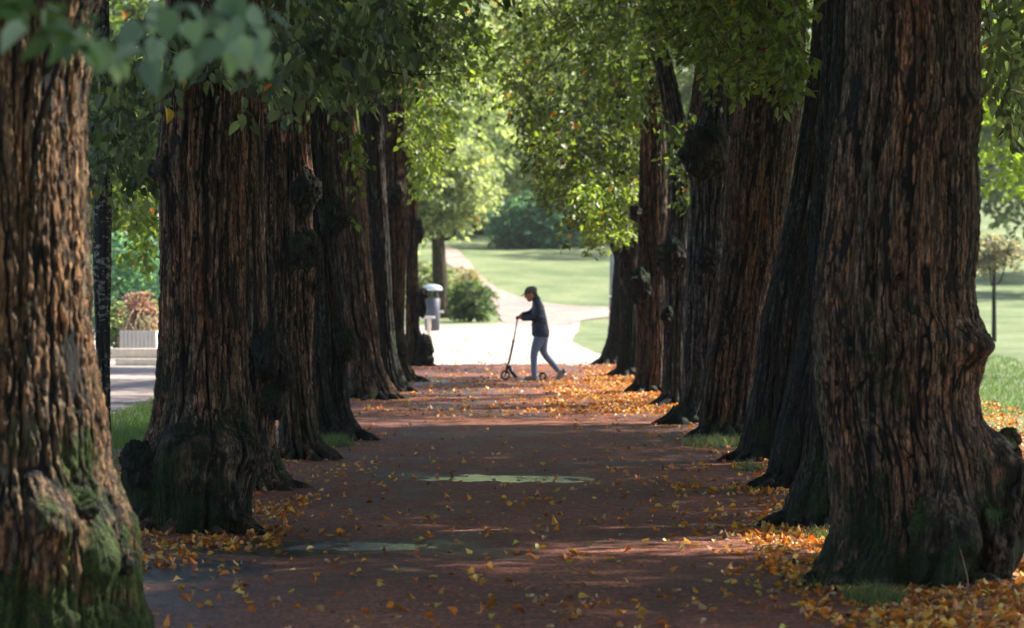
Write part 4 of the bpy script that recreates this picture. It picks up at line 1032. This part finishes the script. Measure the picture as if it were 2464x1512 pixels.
# ------------------------------------------------------------------ square furniture
WHITE = plain("sunlit_white_paint", (.52, .49, .45), .5, 0, 6, .06, .05)
STEEL = plain("brushed_steel", (.62, .64, .66), .32, .6, 30, .08, .05)
DGREY = plain("dark_grey_metal", (.06, .06, .075), .5, .2, 12, .2, .05)
PALEW = plain("pale_timber", (.62, .52, .42), .75, 0, 14, .18, .3)
bx, by = XY(1040, 111), 111.0
b = thing("litter_bin", "dark grey cylindrical litter bin with domed silver lid on the gravel square", "litter bin", (bx, by, 0))
MB().add(loft([(0, 0, 0), (0, 0, .03), (0, 0, .92), (0, 0, .94)], [.19, .22, .225, .2], [.19, .22, .225, .2], 32)).build("body", DGREY, b, True)
mb = MB()
for q in range(4):
    a = R(45 + 90 * q); mb.add(tube([(math.cos(a) * .2, math.sin(a) * .2, .92), (math.cos(a) * .2, math.sin(a) * .2, 1.2)], .022, 8))
mb.build("lid_post", DGREY, b)
MB().add(loft([(0, 0, .95), (0, 0, .97)], [.19, .19], [.19, .19], 24)).build("liner_rim", plain("green_liner", (.05, .10, .07), .5), b)
a = np.linspace(0, math.pi / 2, 8)
MB().add(loft([(0, 0, 1.17), (0, 0, 1.18)] + [(0, 0, 1.2 + .15 * math.sin(q)) for q in a], [.28, .295] + [.295 * math.cos(q) + .002 for q in a], [.28, .295] + [.295 * math.cos(q) + .002 for q in a], 32)).build("lid", STEEL, b, True)
def bench(label, x, y, L=1.6):
    t = thing("bench", label, "bench", (x, y, float(terrain(y))), "benches by the litter bin")
    for q in range(3):
        MB().add(box(-L, 0, -.2 + q * .145, -.07 + q * .145, .46, .52)).build("slat", WHITE, t, bevel=.008)
    for px in (-.16, -L + .16):
        MB().add(box(px - .05, px + .05, -.17, -.09, 0, .455)).add(box(px - .05, px + .05, .10, .18, 0, .455)).add(box(px - .04, px + .04, -.088, .098, .36, .44)).build("leg", PALEW, t, bevel=.006)
    return t
bench("pale slatted bench in front of the litter bin, mostly behind the last left trunk", XY(1046, 102), 102.2)
bench("pale bench end showing just behind the litter bin", XY(1067, 113.5), 113.8)
# lamp post
lp = hit(1466, 792); lp = thing("lamp_post", "slim grey lamp post standing just left of the last right-row trunk", "lamp post", (XY(1470, 84), 84, 0))
GPOST = plain("grey_post_paint", (.16, .19, .21), .45, .4, 8, .15, .05)
MB().add(loft([(0, 0, -.05), (0, 0, .5), (0, 0, .52)], [.075, .075, .05], [.075, .075, .05], 16)).build("base", GPOST, lp, True)
MB().add(tube([(0, 0, .5), (.02, 0, 2), (.06, 0, 4.2)], [.05, .046, .035], 14)).build("pole", GPOST, lp, True)
for z in (.82, 1.15, 2.1): MB().add(loft([(.012, 0, z), (.012, 0, z + .04)], [.056] * 2, [.056] * 2, 14)).build("clamp", STEEL, lp)
MB().add(loft([(.06, 0, 4.2), (.06, 0, 4.3), (.06, 0, 4.65), (.06, 0, 4.7)], [.05, .14, .2, .03], [.05, .14, .2, .03], 16)).build("lantern", STEEL, lp, True)
# timber beams and planter in the left gap
def beam(label, x0, x1, y, z0, z1, seed):
    t = MB().add(box((x0 - x1) / 2, (x1 - x0) / 2, -.14, .14, 0, z1 - z0)).build("timber_beam", PALEW, None, bevel=.015)
    t.location = ((x0 + x1) / 2, y, z0); tag(t, label, "beam", "timber beams bordering the flower bed")
beam("lower of the two pale sunlit timber beams stacked in the left gap", XY(271, 70), XY(380, 70), 70.6, -.02, .11, 1)
beam("upper and longer of the two pale timber beams stacked in the left gap", XY(258, 70), XY(392, 70), 70.85, .112, .29, 2)
pl = thing("planter", "bright white slatted planter box with bare stalks behind the timber beams", "planter", (XY(332, 72), 72.2, 0))
mb = MB()
for q in range(9): mb.add(box(-.34 + q * .076, -.34 + q * .076 + .068, -.2, -.17, .0, .60))
mb.build("front_board", WHITE, pl, bevel=.004)
MB().add(box(-.345, -.315, -.168, .2, 0, .59)).build("side_board", WHITE, pl); MB().add(box(.315, .345, -.168, .2, 0, .59)).build("side_board", WHITE, pl)
MB().add(box(-.312, .312, -.165, .2, .05, .55)).build("soil", SOIL, pl)
mb = MB(); rg = np.random.default_rng(9)
for q in range(26):
    x0 = rg.uniform(-.3, .3); a = rg.uniform(-.5, .5); h = rg.uniform(.15, .45)
    mb.add(tube(curve([(x0, 0, .5), (x0 + a * h * .5, 0, .55 + h * .6), (x0 + a * h * 1.3, rg.uniform(-.1, .1), .55 + h)], 5), .006, 4))
mb.build("stalk", plain("pale_stalk", (.42, .36, .2), .8), pl)

# ------------------------------------------------------------------ the person with the scooter
OX, OZ, K = 540, 1415, .00118
def pq(x, z, y=0.0): return ((x - OX) * K, y, (OZ - z) * K)
Yp = 60.5; px = XY(1193.3 + .1803 * OX, Yp)
base_h = float(gh(px, Yp))
SKIN = plain("skin", (.42, .20, .13), .5, 0, 30, .08, .03)
JACKET = plain("navy_jacket", (.015, .024, .050), .75, 0, 26, .35, .5, .006)
JEANS = plain("blue_jeans", (.12, .17, .24), .85, 0, 40, .25, .4, .003)
CAPM = plain("olive_cap", (.075, .075, .05), .8, 0, 40, .2, .3)
HAIR = plain("dark_hair", (.018, .013, .010), .6)
GLOVE = plain("black_glove", (.018, .018, .020), .7)
SHOE = plain("grey_shoe", (.17, .165, .16), .7); SHOED = plain("black_shoe_heel", (.018, .018, .02), .6); SOLE = plain("pale_sole", (.40, .38, .34), .7)
BLACK = plain("black_metal", (.012, .012, .013), .35, .3); GOLD = plain("brass_tube", (.55, .40, .22), .3, .7)
per = thing("person", "person in navy jacket, olive cap and jeans pushing off on a scooter", "person", (px, Yp, base_h))
tilt = np.array(Matrix.Rotation(R(-24), 3, 'Y'))     # head bowed forward (towards -x)
hc = np.array(pq(464, 262, 0))
def H(x, y, z): return hc + tilt @ np.array([x, y, z])
barc = np.array(pq(288, 585, 0))
def handparts(mb, y0, sgn, wrist):
    """a fist closed round the handlebar, which runs along y"""
    c = barc + (0, y0, 0)
    mb.add(ball(c + (.030, 0, .018), (.030, .038, .022), 16, 10)); mb.add(tube([wrist, c + (.035, 0, .016)], [.026, .024], 10))
    for q in range(4):
        dy = (q - 1.5) * .0185; k = (.92, 1.0, .96, .82)[q]; o = c + (0, dy, 0)
        P = [o + (.030, 0, .024), o + (.004, 0, .036 * k), o + (-.026 * k, 0, .020), o + (-.030 * k, 0, -.006), o + (-.010, 0, -.026 * k)]
        mb.add(tube(curve(P, 8), [.0095, .009, .009, .0085, .0085, .008, .0075, .006], 8))
    o = c + (0, -sgn * .036, 0)
    mb.add(tube(curve([o + (.030, sgn * .012, .006), o + (.016, 0, -.018), o + (-.012, sgn * .006, -.026)], 6), [.011, .011, .010, .009, .009, .007], 8))
body = MB()
wN, wF = pq(345, 590, -.125), pq(335, 545, .125)
body.add(loft([pq(600, 850), pq(595, 760), pq(582, 640), pq(565, 520), pq(560, 440), pq(550, 380), pq(540, 340)], [.10, .10, .085, .095, .09, .07, .045], [.14, .14, .12, .15, .165, .13, .06], 20))
body.add(tube([pq(545, 360), pq(515, 320), hc + (.02, 0, -.04)], [.052, .047, .05], 12))
body.add(ball(hc + (0, 0, 0), (.094, .074, .105), 24, 18, tilt)); 
body.add(ball(H(-.045, 0, -.06), (.048, .048, .052), 16, 12, tilt)); body.add(ball(H(-.072, 0, -.088), (.020, .024, .018), 12, 8))   # jaw, chin
body.add(tube([H(-.083, 0, .012), H(-.103, 0, -.016), H(-.096, 0, -.030)], [.008, .014, .012], 8)); body.add(ball(H(-.088, 0, -.052), (.010, .022, .010), 12, 8))
for s_ in (-1, 1):
    body.add(ball(H(.012, s_ * .074, -.012), (.020, .010, .030), 12, 10, tilt)); body.add(ball(H(-.080, s_ * .03, .022), (.012, .022, .009), 10, 8))
for s_, hipx, P in ((-1, 590, None), (1, 635, None)):
    pass
body.add(tube(curve([pq(592, 830, -.075), pq(545, 940, -.078), pq(508, 1045, -.08), pq(505, 1180, -.08), pq(515, 1345, -.08)], 12), np.linspace(.082, .034, 12), 14))
body.add(tube(curve([pq(632, 830, .075), pq(625, 940, .078), pq(628, 1045, .08), pq(725, 1155, .08), pq(842, 1290, .08)], 12), np.linspace(.080, .033, 12), 14))
body.add(tube(curve([pq(520, 1350, -.08), pq(500, 1385, -.08), pq(420, 1392, -.085)], 6), [.034, .036, .034, .03, .026, .02], 10))
body.add(tube(curve([pq(842, 1290, .08), pq(860, 1335, .08), pq(812, 1400, .085)], 6), [.034, .036, .034, .03, .026, .02], 10))
body.add(tube(curve([pq(565, 405, -.155), pq(570, 490, -.185), pq(545, 565, -.185), pq(440, 580, -.16), wN], 12), np.linspace(.048, .028, 12), 12))
body.add(tube(curve([pq(555, 410, .155), pq(520, 480, .19), pq(470, 530, .19), pq(400, 540, .16), wF], 12), np.linspace(.048, .028, 12), 12))
handparts(body, -.125, -1, np.array(wN)); handparts(body, .125, 1, np.array(wF))
bo = body.build("body", SKIN, per, remesh=.0055, smooth_it=2)
for s_ in (-1, 1):
    MB().add(ball(H(-.083, s_ * .031, .010), .0105, 10, 8)).build("eye", BLACK, per, True)
MB().add(ball(H(-.096, 0, -.052), (.006, .020, .003), 10, 6)).build("mouth", plain("lips", (.28, .09, .07), .5), per, True)
# jacket
jk = MB()
jk.add(loft([pq(600, 838), pq(598, 820), pq(595, 760), pq(588, 690), pq(580, 610), pq(568, 530), pq(565, 460), pq(560, 410), pq(552, 370), pq(543, 335)],
            [.120, .138, .140, .134, .120, .112, .100, .088, .074, .060], [.165, .178, .178, .170, .160, .170, .182, .175, .125, .072], 28))
jk.add(tube([pq(548, 350), pq(524, 312), pq(508, 285)], [.068, .062, .060], 20))
jk.add(tube(curve([pq(566, 405, -.15), pq(576, 490, -.195), pq(548, 562, -.200), pq(450, 578, -.170), pq(352, 588, -.130)], 14), np.linspace(.074, .044, 14), 16))
jk.add(tube(curve([pq(556, 410, .15), pq(522, 480, .20), pq(470, 528, .20), pq(400, 538, .165), pq(345, 545, .128)], 14), np.linspace(.074, .044, 14), 16))
j = jk.build("jacket", JACKET, per, remesh=.009, smooth_it=3)
bpy.context.view_layer.update()
co = np.zeros(len(j.data.vertices) * 3); j.data.vertices.foreach_get("co", co); co = co.reshape(-1, 3)
no = np.zeros(len(co) * 3); j.data.vertices.foreach_get("normal", no); no = no.reshape(-1, 3)
wr = .008 * noise(co[:, 0] * 9, co[:, 1] * 9, co[:, 2] * 26, 61) + .004 * noise(co[:, 0] * 30, co[:, 1] * 30, co[:, 2] * 50, 62)
j.data.vertices.foreach_set("co", (co + no * wr[:, None]).ravel().astype(np.float32)); j.data.update()
tr_ = MB()
tr_.add(loft([pq(602, 870), pq(600, 820), pq(598, 790)], [.10, .115, .115], [.15, .155, .155], 24))
tr_.add(tube(curve([pq(585, 835, -.072), pq(545, 940, -.078), pq(506, 1045, -.08), pq(505, 1180, -.08), pq(514, 1350, -.08)], 14), np.interp(np.linspace(0, 1, 14), [0, .25, .5, .75, 1], [.092, .080, .060, .054, .048]), 18))
tr_.add(tube(curve([pq(632, 835, .072), pq(625, 940, .078), pq(630, 1050, .08), pq(725, 1160, .08), pq(838, 1292, .08)], 14), np.interp(np.linspace(0, 1, 14), [0, .25, .5, .75, 1], [.090, .076, .058, .050, .044]), 18))
t_ = tr_.build("trousers", JEANS, per, remesh=.008, smooth_it=2)
# cap
cp = MB(); a = np.linspace(0, math.pi / 2, 8)
rings = [(0, .0)] + []
Vd, Fd = loft([(0, 0, -.012)] + [(0, 0, .088 * math.sin(q)) for q in a], [.104] + [.106 * math.cos(q) + .003 for q in a], [.086] + [.088 * math.cos(q) + .003 for q in a], 24)
ct = np.array(Matrix.Rotation(R(-20), 3, 'Y')); cc = hc + (.004, 0, .034)
cp.add(((Vd @ ct.T) + cc, Fd))
a = np.linspace(-1, 1, 9); top_, bot_ = [], []
P0 = [cc + ct @ np.array([-.098 + .02 * q * q, q * .07, .006]) for q in a]; P1 = [cc + ct @ np.array([-.098 + .02 * q * q - .085 * (1 - .6 * q * q), q * .068, -.014]) for q in a]
V = np.concatenate([P0, P1, np.array(P0) + (0, 0, .007), np.array(P1) + (0, 0, .007)]); n9 = 9; Fs = []
for q in range(8):
    Fs += [(q, q + 1, n9 + q + 1, n9 + q), (2 * n9 + q, 3 * n9 + q, 3 * n9 + q + 1, 2 * n9 + q + 1), (n9 + q, n9 + q + 1, 3 * n9 + q + 1, 3 * n9 + q)]
o = cp.build("cap", CAPM, per, True)
vz = MB(); vz.add((V, [np.array(Fs)])); vz.build("visor", CAPM, o)
MB().add(ball(hc + (.014, 0, .012), (.092, .080, .080), 20, 14, tilt)).add(ball(H(.062, 0, -.035), (.040, .062, .045), 16, 12, tilt)).build("hair", HAIR, per, remesh=.006, smooth_it=1)
# gloves (far hand) and shoes
gl = MB(); handparts(gl, .125, 1, np.array(wF)); go = gl.build("glove", GLOVE, per, True); 
go.scale = (1, 1, 1)
def shoe(P, rad, heel):
    m_ = MB().add(tube(curve(P, 12), np.interp(np.linspace(0, 1, 12), np.linspace(0, 1, len(rad)), rad), 14)); m_.add(ball(heel[0], heel[1], 14, 10))
    return m_.build("shoe", SHOE, per, remesh=.006, smooth_it=2)
s1 = shoe([pq(540, 1372, -.08), pq(500, 1380, -.08), pq(440, 1388, -.083), pq(385, 1392, -.088)], [.046, .044, .036, .022], (pq(525, 1362, -.08), (.05, .042, .046)))
s2 = shoe([pq(885, 1310, .08), pq(862, 1345, .08), pq(832, 1385, .083), pq(812, 1408, .088)], [.046, .046, .038, .024], (pq(868, 1310, .08), (.048, .042, .046)))
MB().add(tube(curve([pq(560, 1402, -.08), pq(470, 1405, -.083), pq(378, 1404, -.088)], 8), [.016, .018, .018, .018, .018, .016, .014, .01], 8)).build("sole", SOLE, s1, True)
MB().add(tube(curve([pq(920, 1330, .08), pq(880, 1385, .083), pq(820, 1421, .088)], 8), [.016, .018, .018, .018, .018, .016, .014, .01], 8)).build("sole", SOLE, s2, True)
MB().add(ball(pq(905, 1300, .08), (.036, .036, .045), 14, 10)).build("heel_patch", SHOED, s2, True)
# scooter
sk = thing("kick_scooter", "black and brass two-wheeled kick scooter under the person's foot", "scooter", (px, Yp, base_h))
def ring(c, r, rt, n=28):
    a = np.linspace(0, 2 * np.pi, n + 1); P = np.stack([c[0] + r * np.cos(a), np.full(n + 1, c[1]), c[2] + r * np.sin(a)], -1); return tube(P, rt, 8, False)
def wheel(x, r):
    c = (x, 0, r + .002)
    w_ = MB().add(ring(c, r - .012, .014)).build("wheel", BLACK, sk, True)
    m_ = MB().add(tube([(x, -.012, c[2]), (x, .012, c[2])], .018, 12))
    for q in range(5):
        a = q * 1.2566; m_.add(tube([c, (x + math.cos(a) * (r - .02), 0, c[2] + math.sin(a) * (r - .02))], .006, 6))
    m_.build("hub", STEEL, w_)
wheel(pq(125, 0)[0], .075); wheel(pq(622, 0)[0], .062)
dz = pq(0, 1385)[2]
MB().add(box(pq(268, 0)[0], pq(590, 0)[0], -.055, .055, dz - .012, dz + .006)).build("deck", STEEL, sk, bevel=.004)
MB().add(tube([pq(168, 1215), pq(215, 1310), pq(275, 1382)], [.028, .032, .026], 10)).add(box(pq(250, 0)[0], pq(300, 0)[0], -.04, .04, dz - .02, dz + .02)).build("neck", BLACK, sk)
MB().add(tube([pq(155, 1205), pq(140, 1290), pq(140, 1330, .0)], [.026, .022, .02], 10)).add(tube([pq(145, 1300, -.03), pq(125, 0, -.03)[:2] + (.077,)], .008, 8)).add(tube([pq(145, 1300, .03), pq(125, 0, .03)[:2] + (.077,)], .008, 8)).add(tube([pq(145, 1300, -.032), pq(145, 1300, .032)], .012, 8)).build("fork", BLACK, sk)
MB().add(tube([pq(158, 1210), pq(178, 1160), pq(234, 895)], [.016, .019, .018], 12)).build("stem", BLACK, sk, True)
MB().add(tube([pq(234, 895), pq(289, 590)], [.013, .013], 12)).build("stem_tube", GOLD, sk, True)
MB().add(tube([pq(230, 905), pq(236, 880)], .026, 12)).add(tube([pq(236, 893, -.03), pq(236, 893, .03)], .01, 8)).build("clamp", GOLD, sk)
MB().add(tube([tuple(barc + (0, -.17, 0)), tuple(barc + (0, .17, 0))], .0125, 12)).build("handlebar", STEEL, sk, True)
for s_ in (-1, 1):
    MB().add(tube([tuple(barc + (0, s_ * .075, 0)), tuple(barc + (0, s_ * .178, 0))], .0165, 12)).build("grip", BLACK, sk, True)
MB().add(tube(curve([pq(575, 1380), pq(600, 1335), pq(645, 1325), pq(672, 1352)], 8), [.008] * 8, 6)).add(box(pq(600, 0)[0], pq(655, 0)[0], -.018, .018, .125 , .130)).build("rear_fender", GOLD, sk)

# ------------------------------------------------------------------ haze
me = MB().add(box(-112, 112, -22, 322, -1.2, 46)).mesh("haze")
hm = D.materials.new("haze_air"); hm.use_nodes = True; t = hm.node_tree
t.nodes.remove(t.nodes["Principled BSDF"]); pv = N(t, "VolumePrincipled"); pv.inputs["Color"].default_value = (.93, .95, .92, 1); pv.inputs["Density"].default_value = .00015
pv.inputs["Anisotropy"].default_value = .45
t.links.new(pv.outputs[0], t.nodes["Material Output"].inputs["Volume"])
tag(link("haze", me, hm), "thin bright autumn haze in the air", "haze", None, "stuff")
